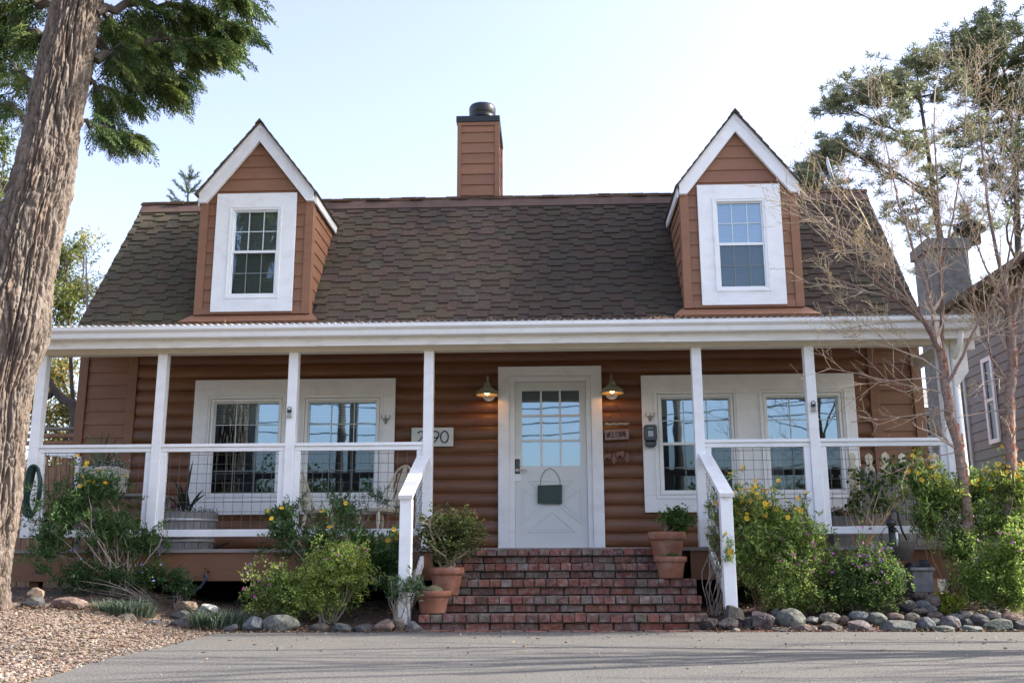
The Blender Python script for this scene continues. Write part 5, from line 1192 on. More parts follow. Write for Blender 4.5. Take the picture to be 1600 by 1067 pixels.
# geranium twining up the railing
shrub('climbing_geranium','leafy geranium with a red bloom climbing the wire at the right of the porch','climbing plant',(1345,850,10.8),[(1335,790,16,34,10.72),(1365,765,34,30,10.75),(1400,740,30,24,10.75),(1430,715,18,20,10.75),(1385,795,36,18,10.8),(1340,740,12,16,10.72)],170,.05,.044,5,[(.075,.14,.03),(.11,.19,.05),(.05,.10,.025),(.2,.22,.07)],117,.035,20,[('red_bloom',2,.04,[(.5,.02,.06)],7,.02,None),('yellow_flowers',2,.03,YEL,9,.03,CEN)],None,.2,stemcol=(1.6,1.4,1.1))
mb=MB(); T=[at(1332+random.Random(3).uniform(-2,2),y,10.5) for y in (0,)]

# ------------------------------------------------------------------ the big old tree
TY=9.0
TC=[(-46, 990, 53), (-42, 945, 49), (-34, 900, 45), (-26, 860, 43), (-14, 800, 42), (-6, 720, 43), (3, 620, 44), (21, 520, 46), (36, 430, 47), (49, 350, 50), (66, 290, 47), (74, 250, 45), (82, 200, 41), (98, 120, 40), (109, 60, 38), (122, 0, 36), (132, -60, 35), (141, -140, 33), (150, -240, 31), (162, -380, 28), (178, -560, 25), (194, -800, 17)]
big=thing('old_conifer','massive old conifer with deeply furrowed bark leaning at the left edge of the picture','tree',at(-10,945,TY))
def trunk_mesh():
    pts=[at(x,y,TY) for x,y,r in TC]; kk=[pxw(TY)*r*(1.0+.13*max(0,(887-y))/887) for x,y,r in TC]
    nu,nv=330,1050; mb=MB(); L=[0]
    for a,b in zip(pts,pts[1:]): L.append(L[-1]+(b-a).length)
    for j in range(nv+1):
        s=L[-1]*(j/nv)**1.25; i=max(0,min(len(pts)-2,int(np.searchsorted(L,s,side='right'))-1)); t=(s-L[i])/(L[i+1]-L[i]); p=pts[i].lerp(pts[i+1],t); r=kk[i]+(kk[i+1]-kk[i])*t
        for u in range(nu):
            a=2*math.pi*u/nu; ca,sa=math.cos(a),math.sin(a)
            q=Vector((ca*2.4,sa*2.4,s*.55)); w=Vector((noise.noise(q*.9),noise.noise(q*.9+Vector((9,0,0))),0))*1.1
            f=noise.noise(Vector((ca*4.8,sa*4.8,s*1.25))+w*1.2); f2=noise.noise(Vector((ca*11,sa*11,s*3.4))+w*1.8); f3=noise.noise(Vector((ca*26,sa*26,s*22)))
            v1=math.exp(-(f/.10)**2); v2=math.exp(-(f2/.09)**2); ridge=1-v1; f4=noise.noise(Vector((ca*4,sa*4,s*9))+w); v4=math.exp(-(f4/.07)**2)*(1-v1); pl=noise.noise(Vector((ca*10,sa*10,s*7))+w*2)
            flare=.16*math.exp(-max(0,s-.15)/.22)*(.5+.6*abs(math.sin(a*2.5+1)))
            lump=.07*noise.noise(Vector((ca*1.2,sa*1.2,s*.9+4)))
            # two swollen knots
            kn=0
            for (ks,ka,kr,kh) in ((3.02,R(-100),.22,.06),(2.72,R(-20),.30,.08),(3.55,R(190),.28,.09),(1.9,R(-65),.2,.03)):
                da=(a-ka+math.pi)%(2*math.pi)-math.pi; d2=((s-ks)/kr)**2+(da*.29/kr)**2; kn+=kh*math.exp(-d2)
            rr=r*(.90+lump+flare)+ -.050*v1-.020*v2-.014*v4+.022*pl+f3*.010+.024+kn
            mb.v.append((p.x+ca*rr,p.y+sa*rr,p.z))
            if j<nv:
                k=j*nu+u; k2=j*nu+(u+1)%nu; mb.f.append((k,k2,k2+nu,k+nu)); g=.92+.08*ridge; h=noise.noise(Vector((ca*3,sa*3,s*1.5+20)))  # furrows tinted slightly darker: inner bark plus a trace of crevice shade
                mb.c.append((g*(1+.18*max(0,h)),g,g*(1-.12*max(0,h)))); mb.m.append(0)
    return mb
trunk_mesh().build('trunk',M_bark,big,smooth=True)
# spray of scale leaved foliage: a drooping flat fan
def spray_template(seed):
    r=np.random.default_rng(seed); P=[];D=[];Lg=[];W=[]
    n=15
    for i in range(n):
        t=i/n; base=np.array([t,0,-.28*t*t]); 
        for s in (-1,1):
            ln=.42*(1-t)**.7+.08; m=max(2,int(ln/.05)); dirv=np.array([.80,s*.62,-.22-.25*t])+r.normal(size=3)*.10; dirv/=np.linalg.norm(dirv)
            for j in range(m):
                u=j/m; p=base+dirv*ln*u+np.array([0,0,-.16*(ln*u)**1.2]); P.append(p); d=dirv+np.array([.1,0,-.25*u])+r.normal(size=3)*.28; D.append(d); Lg.append(.115*r.uniform(.7,1.2)); W.append(.042)
    P+= [np.array([1,0,-.28])]; D+=[np.array([1,0,-.5])]; Lg+=[.14]; W+=[.03]
    return blades(np.array(P),np.array(D),Lg,W,r)
SPR=[spray_template(i) for i in range(5)]
def place_sprays(mb,pts,dirs,size,pal,seed):
    r=np.random.default_rng(seed)
    for i,(p,d) in enumerate(zip(pts,dirs)):
        d=np.array(d,float); d/=np.linalg.norm(d)+1e-9; x=d; up=np.array([0,0,1.])+r.normal(size=3)*.45; y=np.cross(up,x); y/=np.linalg.norm(y)+1e-9; z=np.cross(x,y); s=size*r.uniform(.6,1.25)
        M3=np.stack([x,y,z],0)*s; T=SPR[r.integers(0,5)]; V=T@M3+np.array(p); c=np.array(pal[r.integers(0,len(pal))])*r.uniform(.65,1.35)
        mb.quads(V,np.tile(c,(len(V),1))*(1+r.uniform(-.18,.18,(len(V),1))))
CYP=[(.085,.135,.035),(.06,.105,.03),(.12,.17,.045),(.17,.21,.06),(.045,.08,.025)]
def conifer_foliage():
    lr=random.Random(77); r=np.random.default_rng(77); mb=MB(); lm=MB()
    # limbs: polyline in photo px with depth, sprays hang along them
    limbs=[([(150,95,9.1),(200,70,9.3),(250,62,9.5),(300,66,9.6),(340,76,9.7)],.05,62,.30),
           ([(150,20,9.0),(210,5,9.3),(280,10,9.6),(340,35,9.8),(370,42,9.9)],.05,66,.30),
           ([(150,-40,9.0),(220,-60,9.2),(300,-50,9.3),(350,-20,9.3),(372,0,9.3)],.05,60,.32),
           ([(145,60,9.4),(190,90,9.8),(240,110,10.2),(290,115,10.4)],.04,46,.28),
           ([(140,130,9.2),(165,140,9.4),(195,150,9.6),(215,160,9.7)],.03,30,.24),
           ([(128,190,9.2),(155,200,9.3),(185,210,9.5),(222,215,9.6)],.028,34,.22),
           ([(150,0,9.2),(180,40,9.8),(220,60,10.4),(255,80,10.9)],.04,50,.32),
           ([(150,70,9.6),(200,120,10.0),(255,140,10.3),(300,100,10.5)],.03,46,.30),
           ([(150,40,10.2),(220,30,10.6),(300,50,10.9),(330,75,11.0)],.03,56,.32),
           ([(140,120,9.9),(170,180,10.2),(190,220,10.3)],.02,30,.24),
           ([(85,60,9.3),(50,50,9.6),(10,62,9.9),(-40,60,10.1)],.05,46,.28),
           ([(85,10,9.3),(40,0,9.6),(0,20,9.8),(-50,30,10)],.05,50,.30),
           ([(70,150,9.4),(40,120,9.8),(15,95,10.1),(-20,90,10.4)],.03,24,.26),
           ([(75,-60,9.2),(20,-70,9.2),(-50,-50,9.0)],.05,46,.34),
           ([(50,200,9.6),(25,170,10.0),(0,150,10.3),(-30,150,10.5)],.028,18,.24),
           ([(140,-140,9.0),(230,-180,8.6),(330,-150,8.2)],.06,60,.4),([(130,-200,9),(60,-260,9.5),(-60,-250,10)],.06,60,.4),
           ([(150,-260,9.0),(200,-330,9.6),(280,-340,10.4)],.05,60,.42),([(160,-380,9.0),(110,-450,8.4),(60,-430,7.8)],.05,60,.42),([(165,-430,9.0),(220,-520,9.4),(260,-540,9.6)],.04,55,.42),([(185,-600,9.0),(150,-700,9.2),(120,-700,9.3)],.03,50,.4),([(185,-700,9.0),(230,-780,9.0),(260,-760,9.2)],.03,50,.4)]
    for pl,r0,n,size in limbs:
        P=[at(*p) for p in pl]; Q=[]
        for a,b in zip(P,P[1:]): Q+=[a.lerp(b,t)+Vector((0,0,.04*math.sin(9*t))) for t in (0,.25,.5,.75)]
        Q.append(P[-1]); m=len(Q); lm.tube(Q,[r0*(1-.8*i/(m-1)) for i in range(m)],7)
        pts=[];dirs=[]
        for i in range(int(n*1.9)):
            t=lr.random()**.75; q=Q[min(m-1,int((.12+.88*t)*(m-1)))]; ax=(Q[-1]-Q[0]).normalized()
            side=Vector((lr.uniform(-1,1),lr.uniform(-1,1),lr.uniform(-.55,.28))); off=side*size*.75*lr.random(); 
            pts.append(q+off); dirs.append(ax*.8+side*.8+Vector((0,0,-.45)))
            if lr.random()<.35: lm.tube([q,q+off*.6+Vector((0,0,.02)),q+off],[.008,.005,.003],4,caps=False)
        place_sprays(mb,pts,dirs,size,CYP,lr.randint(0,9999))
    lm.build('limbs',M_dbark,big); mb.build('foliage',M_needle,big)
conifer_foliage()

# ------------------------------------------------------------------ the two birches
def birch(label,stems,seed,side_fans,root):
    lr=random.Random(seed); t=thing('birch_tree',label,'tree',root,'bare peeling birches at the right'); tr=MB(); tw=MB(); bd=MB(); fl=MB(); buds=[]
    def twig(p,d,L,r0,depth):
        n=7; pts=[p]; dd=d.normalized(); br=[]
        for i in range(n):
            dd=(dd+Vector((lr.uniform(-1,1),lr.uniform(-1,1),lr.uniform(-.6,1.0)))*.11).normalized(); p=p+dd*L/n; pts.append(p); br.append((p,dd.copy(),i))
        c=lr.choice([(1.2,1.15,1.1),(1.6,1.5,1.4),(2.0,1.9,1.75),(.9,.82,.8)])
        tw.tube(pts,[max(.0013,r0*(1-.78*i/n)) for i in range(n+1)],5 if r0>.006 else 4,c,caps=False)
        if depth>0:
            k={3:8,2:6,1:4}[depth]
            for _ in range(k):
                q,dq,i=br[lr.randint(1,n-1)]; a=dq.orthogonal(); a.rotate(Quaternion(dq,lr.uniform(0,6.28))); nd=(dq+a*lr.uniform(.45,.95)+Vector((0,0,.2))).normalized()
                twig(q,nd,L*lr.uniform(.38,.62),max(.0016,r0*.5),depth-1)
        if depth<=1:
            for q,dq,i in br[1:]:
                if lr.random()<.8: buds.append((q,dq))
    for si,(pl,r0,r1,fans,lens) in enumerate(stems):
        P=[at(*p) for p in pl]; Q=[]
        for a,b in zip(P,P[1:]): Q+=[a.lerp(b,u)+Vector((lr.uniform(-.01,.01),lr.uniform(-.01,.01),0)) for u in (0,.33,.66)]
        Q.append(P[-1]); m=len(Q); rad=[(r0+(r1-r0)*(i/(m-1))**.8)*(1+.08*noise.noise(Vector((i*.9,si,seed)))) for i in range(m)]
        big_=r0>.03
        (tr if r0>.012 else tw).tube(Q,rad,14 if big_ else 7,(1,1,1) if si%2==0 or big_ else (.7,.62,.6),caps=False)
        if r0>.012:   # curling orange flakes of bark on the sunny side
            for _ in range(int(34*(Q[-1]-Q[0]).length*(2.2 if big_ else .2))):
                i=lr.randint(0,m-2); q=Q[i].lerp(Q[i+1],lr.random()); a=lr.uniform(-1.9,.9); rr=rad[i]*1.0; o=Vector((math.cos(a),math.sin(a),0)); s=Vector((-o.y,o.x,0)); w=lr.uniform(.003,.014); h=lr.uniform(.02,.09)
                fl.face((q+o*rr-s*w*.3,q+o*rr+Vector((0,0,h)),q+o*(rr+w*.9)+s*w+Vector((0,0,h*.8)),q+o*(rr+w*.7)+s*w*1.1),lr.choice([(.42,.12,.05),(.32,.14,.08),(.5,.27,.17),(.26,.11,.07),(.45,.32,.24)]))
        for _ in range(max(1,int(fans*.65))):
            i=lr.randint(int(m*.25),m-2); q=Q[i].lerp(Q[i+1],lr.random()); ax=(Q[i+1]-Q[i]).normalized(); a=ax.orthogonal(); a.rotate(Quaternion(ax,lr.uniform(0,6.28))); a.y*=.6
            twig(q,(ax*.9+a*lr.uniform(.4,1.0)+Vector((0,0,.25))).normalized(),lr.uniform(*lens),max(.003,rad[i]*.4),2)
        twig(Q[-1],(Q[-1]-Q[-2]),lens[1]*.8,r1,2)
    for (a,b,r0,n,ln) in side_fans:
        A,B=at(*a),at(*b); pts=grow(tw,A,B,r0,.003,lr,7,.05,(.8,.72,.7),6)
        for _ in range(int(n*.9)):
            i=lr.randint(1,6); d=(pts[i+1]-pts[i]).normalized(); s=d.orthogonal(); s.rotate(Quaternion(d,lr.uniform(0,6.28))); s.y*=.6; twig(pts[i].lerp(pts[i+1],lr.random()),(d+s*lr.uniform(.3,.8)+Vector((0,0,.08))).normalized(),lr.uniform(ln*.5,ln),.0035,1)
    tr.build('trunk',M_birch,t,smooth=True); fl.build('peeling_bark',M_petal,t)['kind']='stuff'; tw.build('twigs',M_twig,t)
    nb=len(buds); Pb=np.array([tuple(b[0]) for b in buds]); Db=np.array([tuple(b[1]) for b in buds])+rs.normal(size=(nb,3))*.5
    Vb=np.concatenate([blades(Pb,Db,rs.uniform(.012,.026,nb),rs.uniform(.005,.009,nb),rs) for _ in range(2)]); bd.quads(Vb,leafcols(2*nb,rs,[(.42,.33,.15),(.5,.38,.2),(.32,.3,.12)],.25)); bd.build('buds',M_petal,t)
birch('bare birch with peeling orange bark whose twigs fan across the right dormer and roof',
 [([(1518,900,10.0),(1512,790,9.95),(1500,710,9.92),(1484,650,9.9),(1475,585,9.9),(1468,545,9.9)],.052,.038,2,(.3,.5)),
  ([(1470,550,9.9),(1445,505,9.85),(1420,470,9.8),(1392,420,9.7),(1360,360,9.6)],.030,.008,10,(.5,.95)),
  ([(1468,545,9.9),(1455,470,10.0),(1430,400,10.1),(1405,320,10.2),(1385,230,10.3)],.026,.007,9,(.5,.9)),
  ([(1470,550,9.9),(1472,480,9.9),(1468,380,9.95),(1463,280,10.0),(1460,170,10.1)],.028,.006,10,(.45,.8)),
  ([(1478,600,9.9),(1496,572,9.8),(1520,520,9.7),(1555,460,9.6),(1590,400,9.5)],.020,.007,9,(.4,.8)),
  ([(1440,500,9.85),(1395,465,9.7),(1345,420,9.55),(1290,375,9.45)],.016,.005,10,(.35,.7)),
  ([(1475,585,9.9),(1440,560,9.8),(1400,545,9.7),(1345,500,9.6)],.012,.004,7,(.3,.6)),
  ([(1460,480,10),(1440,380,10.3),(1425,300,10.5)],.014,.005,6,(.4,.7)),
  ([(1470,420,9.95),(1490,340,9.9),(1505,240,9.9),(1510,150,9.9)],.013,.004,7,(.4,.7))],301,
 [((1478,590,9.9),(1350,600,9.6),.010,8,.45),((1482,640,9.9),(1330,660,9.7),.008,6,.4),((1480,615,9.9),(1290,575,9.5),.009,9,.45),((1478,500,9.9),(1280,520,9.4),.008,6,.3),((1420,470,9.8),(1245,440,9.3),.009,12,.4),((1500,705,9.9),(1400,735,9.8),.007,3,.4),((1392,420,9.7),(1262,330,9.4),.009,12,.45),((1440,500,9.8),(1215,300,9.3),.009,9,.4)],(at(1515,900,10).x,10,.2))
birch('bare birch with pale peeling trunk nearest the right edge of the picture',
 [([(1580,930,10.0),(1578,800,10.0),(1578,700,10.0),(1576,620,10.0),(1582,560,10.0),(1578,510,10.0)],.060,.042,2,(.3,.5)),
  ([(1578,512,10),(1570,450,10),(1552,370,10),(1538,280,10),(1530,180,10.0)],.030,.007,11,(.45,.85)),
  ([(1580,520,10),(1596,450,10),(1610,370,10),(1618,250,10)],.028,.007,9,(.45,.8)),
  ([(1582,560,10),(1605,530,10),(1640,480,10)],.022,.008,6,(.4,.7)),
  ([(1576,600,10),(1550,560,9.9),(1530,500,9.8),(1515,430,9.75)],.015,.005,8,(.35,.7)),
  ([(1576,540,10),(1565,450,10.2),(1590,330,10.3),(1580,230,10.4)],.018,.005,9,(.4,.7)),
  ([(1573,480,10),(1540,420,9.8),(1520,360,9.7),(1500,300,9.6)],.014,.004,9,(.4,.7))],302,
 [((1577,640,10),(1510,650,9.8),.008,5,.4),((1576,700,10),(1600,640,9.7),.008,4,.35),((1577,590,10),(1530,600,9.8),.007,5,.4),((1560,520,10),(1490,480,9.7),.007,6,.4)],(at(1580,930,10).x,10,.2))

def grow_copy():
    src=[o for o in bpy.data.objects if o.name=='birch_tree.001'][0]; c_=copy_thing(src,(7.3-src.location.x,8.3-src.location.y,-.1),'third bare birch standing out beyond the right edge of the garden bed'); c_.scale=(1.45,1.45,1.45)
grow_copy()
# ------------------------------------------------------------------ trees beyond the house
def pine(label,Y,trunk,limbs,tufts,seed,group='tall pines beyond the house on the right',nl=.16,cnt=28,pal=[(.19,.22,.13),(.24,.26,.15),(.30,.30,.18),(.14,.17,.10)]):  # needle palette lightened, haze and glare mixed into the greens
    lr=random.Random(seed); r=np.random.default_rng(seed); P=[at(x,y,Y) for x,y in trunk]; k=pxw(Y)
    t=thing('pine_tree',label,'tree',(P[0].x,Y,0),group); mb=MB(); n=len(P); r0=k*7
    mb.tube([Vector((P[0].x,Y,-.2))]+P,[r0*1.5]+[r0*(1-.8*i/(n-1)) for i in range(n)],9,caps=False); mb.build('trunk',M_dbark,t)
    mb=MB(); pts=[]
    for (ti,x,y,rx,ry,m) in tufts:
        m=int(m*2.1)
        c=at(x,y,Y+lr.uniform(-1.2,1.2)); a=P[ti].lerp(P[min(ti+1,n-1)],lr.random()*.6); main=grow(mb,a,c,k*2.4,k*1.0,lr,6,.12)
        for j in range(m):
            q=Vector((c.x+lr.gauss(0,.8)*rx*k,c.y+lr.gauss(0,.8)*rx*k*.9,c.z+lr.gauss(0,.75)*ry*k)); s=main[lr.randint(3,6)]
            g=grow(mb,s,q,k*.7,k*.3,lr,3,.12,seg=4); pts.append(q)
            for _ in range(2): pts.append(q+Vector((lr.gauss(0,1),lr.gauss(0,1),lr.gauss(0,.7)))*k*7)
    mb.build('limbs',M_dbark,t)
    T=np.array([tuple(p) for p in pts]); N=len(T)*cnt; D=r.normal(size=(N,3)); D/=np.linalg.norm(D,axis=1,keepdims=True); D[:,2]=D[:,2]*.7+.35
    tone=np.repeat(r.uniform(.65,1.35,len(T)),cnt)[:,None]
    mb=MB(); mb.quads(blades(np.repeat(T,cnt,0)+r.normal(size=(N,3))*k*1.4,D,r.uniform(.6,1.2,N)*nl,np.full(N,nl*.13),r),leafcols(N,r,pal,.2)*tone); mb.build('needles',M_needle,t)
pine('open crowned pine beyond the right end of the roof',21,[(1500,520),(1478,420),(1462,330),(1452,250),(1440,170),(1432,110)],None,
 [(5,1425,100,26,16,12),(5,1450,95,20,14,8),(4,1400,135,26,12,10),(4,1355,135,22,10,9),(4,1330,150,28,14,12),(4,1370,150,26,14,10),(3,1305,165,16,14,8),(4,1480,140,20,20,9),(4,1430,150,26,18,9),(3,1390,200,26,20,8),(3,1345,205,26,14,7),(3,1500,200,26,18,8),(2,1300,225,14,12,6),(2,1340,240,30,14,7),(3,1420,230,30,20,9),(2,1480,270,28,18,8),(2,1380,270,30,14,6),(1,1400,330,30,14,5),(1,1520,330,24,14,5),(2,1440,300,24,16,5)],401)
pine('dark dense pine filling the top right corner',23,[(1600,520),(1592,420),(1588,300),(1582,200),(1570,120),(1560,60)],None,
 [(5,1550,35,18,16,12),(5,1570,50,18,14,8),(5,1530,60,22,14,12),(4,1500,62,20,14,10),(4,1520,95,28,16,14),(4,1560,100,34,20,16),(4,1595,95,26,18,12),(3,1490,95,16,14,8),(3,1540,140,30,18,14),(3,1590,150,30,22,14),(3,1510,130,26,12,9),(2,1560,200,34,18,12),(2,1600,220,26,24,12),(2,1530,220,24,14,7),(1,1590,290,28,18,7),(1,1555,270,22,14,6),(1,1610,330,22,18,6),(4,1530,80,34,24,16),(3,1560,165,40,26,18),(4,1600,60,24,24,12),(2,1590,250,34,24,12)],402,pal=[(.075,.10,.05),(.10,.13,.065),(.055,.075,.04),(.15,.17,.08)])
pine('low pine sprays just above the roof edge beside the right dormer',22,[(1330,480),(1315,400),(1300,330),(1285,285)],None,
 [(2,1255,270,18,9,9),(3,1275,265,20,10,10),(3,1300,250,18,10,8),(2,1265,285,20,8,8),(2,1300,290,20,10,8),(3,1292,238,12,8,6)],403)
pine('faint distant pine low between roof edge and neighbouring house',27,[(1480,560),(1478,470),(1470,400),(1462,350)],None,
 [(3,1440,360,20,10,6),(2,1495,380,22,12,6),(2,1450,420,20,10,6),(3,1530,350,24,10,7),(1,1500,450,24,12,6)],404)
# small young conifer whose tip shows over the roof
def young(label,tipx,tipy,Y,seed):
    lr=random.Random(seed); top=at(tipx,tipy,Y); t=thing('young_conifer',label,'tree',(top.x,Y,0)); mb=MB(); mb.tube([(top.x,Y,0),(top.x,Y,top.z*.6),top],[.10,.05,.010],8); mb.build('trunk',M_birch,t)
    mb=MB(); P=[];D=[]
    for w in range(10):
        z=top.z-.30-.34*w**1.1; L=.20+.13*w
        for j in range(6):
            a=j*1.047+w*.5+lr.uniform(-.2,.2); o=Vector((math.cos(a),math.sin(a),.65)); q=Vector((top.x,Y,z)); e=q+o*L; m_=q.lerp(e,.5)+Vector((0,0,-.04)); mb.tube([q,m_,e],[.012,.009,.005],4)
            for u in np.linspace(.15,1,int(10+8*w)): 
                p=q.lerp(e,u)+Vector((0,0,-.04*math.sin(3.14*u)))
                for _ in range(6): P.append(tuple(p)); D.append(tuple(o*.7+Vector((lr.gauss(0,.4),lr.gauss(0,.4),lr.gauss(.2,.35)))))
    for u in np.linspace(0,1,30):
        for _ in range(5): P.append((top.x,Y,top.z-.5*u)); D.append((lr.gauss(0,.5),lr.gauss(0,.5),1))
    mb.build('limbs',M_dbark,t); mb=MB(); N=len(P); mb.quads(blades(P,D,rs.uniform(.08,.13,N),np.full(N,.014),rs),leafcols(N,rs,[(.11,.15,.12),(.15,.19,.14),(.08,.12,.09)])); mb.build('needles',M_needle,t)
young('tip of a young bluish conifer showing above the roof left of the left dormer',297,262,22,1)
# broadleaved trees
def broad(name,label,Y,trunk,crown,seed,leaf=.10,n=900,per=10,pal=None,group=None,tw=8,sparse=.15,tmat=None,z0=-.1):
    lr=random.Random(seed); r=np.random.default_rng(seed); k=pxw(abs(Y)); P=[at(x,y,Y) for x,y in trunk]; t=thing(name,label,'tree',(P[0].x,Y,z0),group); mb=MB(); m=len(P)
    mb.tube([Vector((P[0].x,Y,z0))]+P,[k*tw*1.3]+[k*tw*(1-.6*i/max(1,m-1)) for i in range(m)],9,caps=False); mb.build('trunk',tmat or M_dbark,t)
    T=tip_points([(a,b,c,d,Y+lr.uniform(-.8,.8)) for a,b,c,d in crown],n,seed,sparse); mb=MB()
    for (a,b,c,d) in crown:
        e=at(a,b,Y); g=grow(mb,P[lr.randint(m//2,m-1)],e,k*tw*.45,k*1.2,lr,5,.15)
        for _ in range(7): grow(mb,g[lr.randint(2,5)],T[np.argmin(((T-np.array(e))**2).sum(1)+r.random(len(T))*(c*k)**2*2)],k*1.2,k*.4,lr,4,.12,seg=4)
    mb.build('limbs',tmat or M_dbark,t)
    N=len(T)*per; tone=np.repeat(r.uniform(.65,1.3,len(T)),per)[:,None]
    mb=MB(); mb.quads(blades(np.repeat(T,per,0)+r.normal(size=(N,3))*leaf*1.3,r.normal(size=(N,3)),r.uniform(.6,1.2,N)*leaf,r.uniform(.3,.5,N)*leaf,r),leafcols(N,r,pal or GREEN,.25)*tone); mb.build('foliage',M_leaf,t); return t
OLV=[(.10,.13,.03),(.16,.19,.04),(.24,.24,.05),(.07,.09,.025)]
AUT=[(.12,.14,.03),(.30,.24,.05),(.40,.26,.08),(.06,.09,.025),(.18,.2,.05)]
broad('olive_tree','tall yellow green tree between the big trunk and the left end of the roof',17,[(120,700),(112,600),(108,500),(105,440)],[(100,400,34,34),(118,450,32,34),(95,470,36,34),(85,430,26,40),(125,385,16,22),(138,455,16,16),(100,500,40,20)],501,.07,650,11,OLV,sparse=.1,tw=4)
broad('oak_tree','yellowing oak with a crooked dark branch seen through the left end of the porch',19,[(122,780),(120,700),(119,640)],[(85,590,40,30),(105,640,34,30),(70,650,30,30),(100,570,40,22),(90,690,40,22),(40,620,40,50),(80,730,50,22),(20,560,40,40)],502,.085,1100,9,AUT,sparse=.2,tw=5)
mb=MB(); mb.tube([at(x,y,16.5) for x,y in ((121,760),(120,690),(119,650),(113,632),(98,624),(84,608),(76,592),(70,575))],[.13,.12,.10,.085,.075,.06,.045,.02],9); mb.tube([at(x,y,16.5) for x,y in ((84,610),(78,618),(66,624),(55,628))],[.06,.055,.05,.03],8)
o=mb.build('bare_limb_tree',M_dbark); tag(o,'leafless crooked grey limb rising behind the left end of the porch','tree')
broad('evergreen_tree','dull green tree at the far left edge behind the big trunk',15,[(-10,800),(0,600),(5,450)],[(5,220,24,34),(0,290,26,44),(8,370,22,40),(-10,430,34,40),(-20,520,40,50),(-20,330,40,60)],503,.07,800,10,OLV+DGREEN,sparse=.1,tw=6)
t=thing('spring_sapling','thin reddish sapling with yellow leaf tufts beside the left roof edge','tree',(at(137,600,14.5).x,14.5,0)); mb=MB(); base=at(137,620,14.5)
mb.tube([Vector((base.x,14.5,0)),at(137,520,14.5),at(135,440,14.5),at(134,380,14.5)],[.025,.02,.014,.006],6); T=[]
lr=random.Random(12)
for x,y in ((153,372),(160,385),(148,408),(155,430),(120,400),(128,372),(146,452),(158,460),(122,440),(134,368)): T.append(at(x,y,14.5)); mb.tube([at(135.5,y+22,14.5),T[-1]],[.006,.003],4)
mb.build('stems',M_twig,t); mb=MB(); V,C=rosettes(T,26,.075,.022,.05,[(.36,.34,.06),(.25,.28,.06),(.45,.4,.1)]); mb.quads(V,C); mb.build('leaves',M_leaf,t)
# far belts of woodland closing the horizon at either side
for nm,lab,Y,X0,X1,H,sd in (('far_woodland','distant woodland beyond the left side of the house',34,-40,-9,5.5,1),('far_woodland','distant dark woodland low behind the right side of the house',36,6,46,5.0,2)):
    r=np.random.default_rng(sd); n=2600; x=r.uniform(X0,X1,n); h=np.array([H*(.72+.35*noise.noise(Vector((v*.22,sd,0)))+.12*noise.noise(Vector((v*.9,sd,0)))) for v in x]); Pn=np.stack([x,Y+r.uniform(-2,2,n),h*r.random(n)**.6],1)
    N=n*10; mb=MB(); mb.quads(blades(np.repeat(Pn,10,0)+r.normal(size=(N,3))*.3,r.normal(size=(N,3)),r.uniform(.2,.4,N),r.uniform(.1,.2,N),r),leafcols(N,r,[(.05,.07,.035),(.08,.10,.045),(.035,.05,.028)],.3)); tag(mb.build(nm,M_leaf),lab,'woodland',kind='stuff')
# brown side fence seen through the left end of the porch
t=thing('side_fence','stained wooden deck fence with weathered top rails at the left end of the house','fence',(-6.6,12.8,.7))
a=at(60,668,12.8); b=at(119,664,12.8)
for dz,hh_,c_ in ((0,.035,M_deckw),(-.085,.05,M_wood),(-.18,.05,M_wood)): mb=MB(); mb.box(-9.2,b.x,12.75,12.85,a.z+dz-hh_,a.z+dz); mb.build('rail',c_,t,bevel=.004)
mb=MB(); mb.box(b.x-.13,b.x-.02,12.76,12.84,.0,a.z-.24); mb.build('fence_post',M_wood,t)
mb=MB(); x=-9.1
while x<b.x-.15: mb.box(x,x+.115,12.80,12.82,.2,a.z-.52); x+=.125
mb.build('pickets',M_wood,t)
# ------------------------------------------------------------------ neighbour
nb=thing('neighbour_house','grey lap sided neighbouring house behind the birches at the right edge','house',(9,18,0))
NX=8.15; y0n,y1n=12.5,19.6; zt=at(1560,440,18.0).z
def eave(y): return 5.75
mb=MB(); lr=random.Random(15); z=0
while z<eave(0):
    c=col(lr,(1,1,1),.06); mb.raw([(NX-.02,y1n,z),(NX-.02,y0n,z),(NX-.002,y0n,z+.185),(NX-.002,y1n,z+.185),(NX+.03,y1n,z),(NX+.03,y0n,z)],((0,1,2,3),(0,4,5,1)),c); z+=.18
mb.box(NX+.02,16,y1n-.02,y1n,0,5.7); mb.box(NX+.02,16,y0n,y0n+.02,0,5.7,(.9,.9,.9)); mb.build('siding',M_grey,nb)
mb=MB(); mb.box(NX-.05,NX+.06,y1n-.02,y1n+.08,0,5.7); mb.build('corner_board',M_pale,nb)
mb=MB(); mb.raw([(NX-.6,y0n-.4,5.45),(NX-.6,y1n+.5,5.45),(12.2,y1n+.5,7.6),(12.2,y0n-.4,7.6),(NX-.6,y0n-.4,5.33),(NX-.6,y1n+.5,5.33),(12.2,y1n+.5,7.48),(12.2,y0n-.4,7.48)],((0,3,2,1),(4,5,6,7),(0,1,5,4),(1,2,6,5),(3,0,4,7)),(1.3,1.25,1.2)); mb.raw([(12.2,y0n-.4,7.6),(12.2,y1n+.5,7.6),(16.8,y1n+.5,5.4),(16.8,y0n-.4,5.4)],((0,3,2,1),)); mb.build('roof',M_shingle,nb)
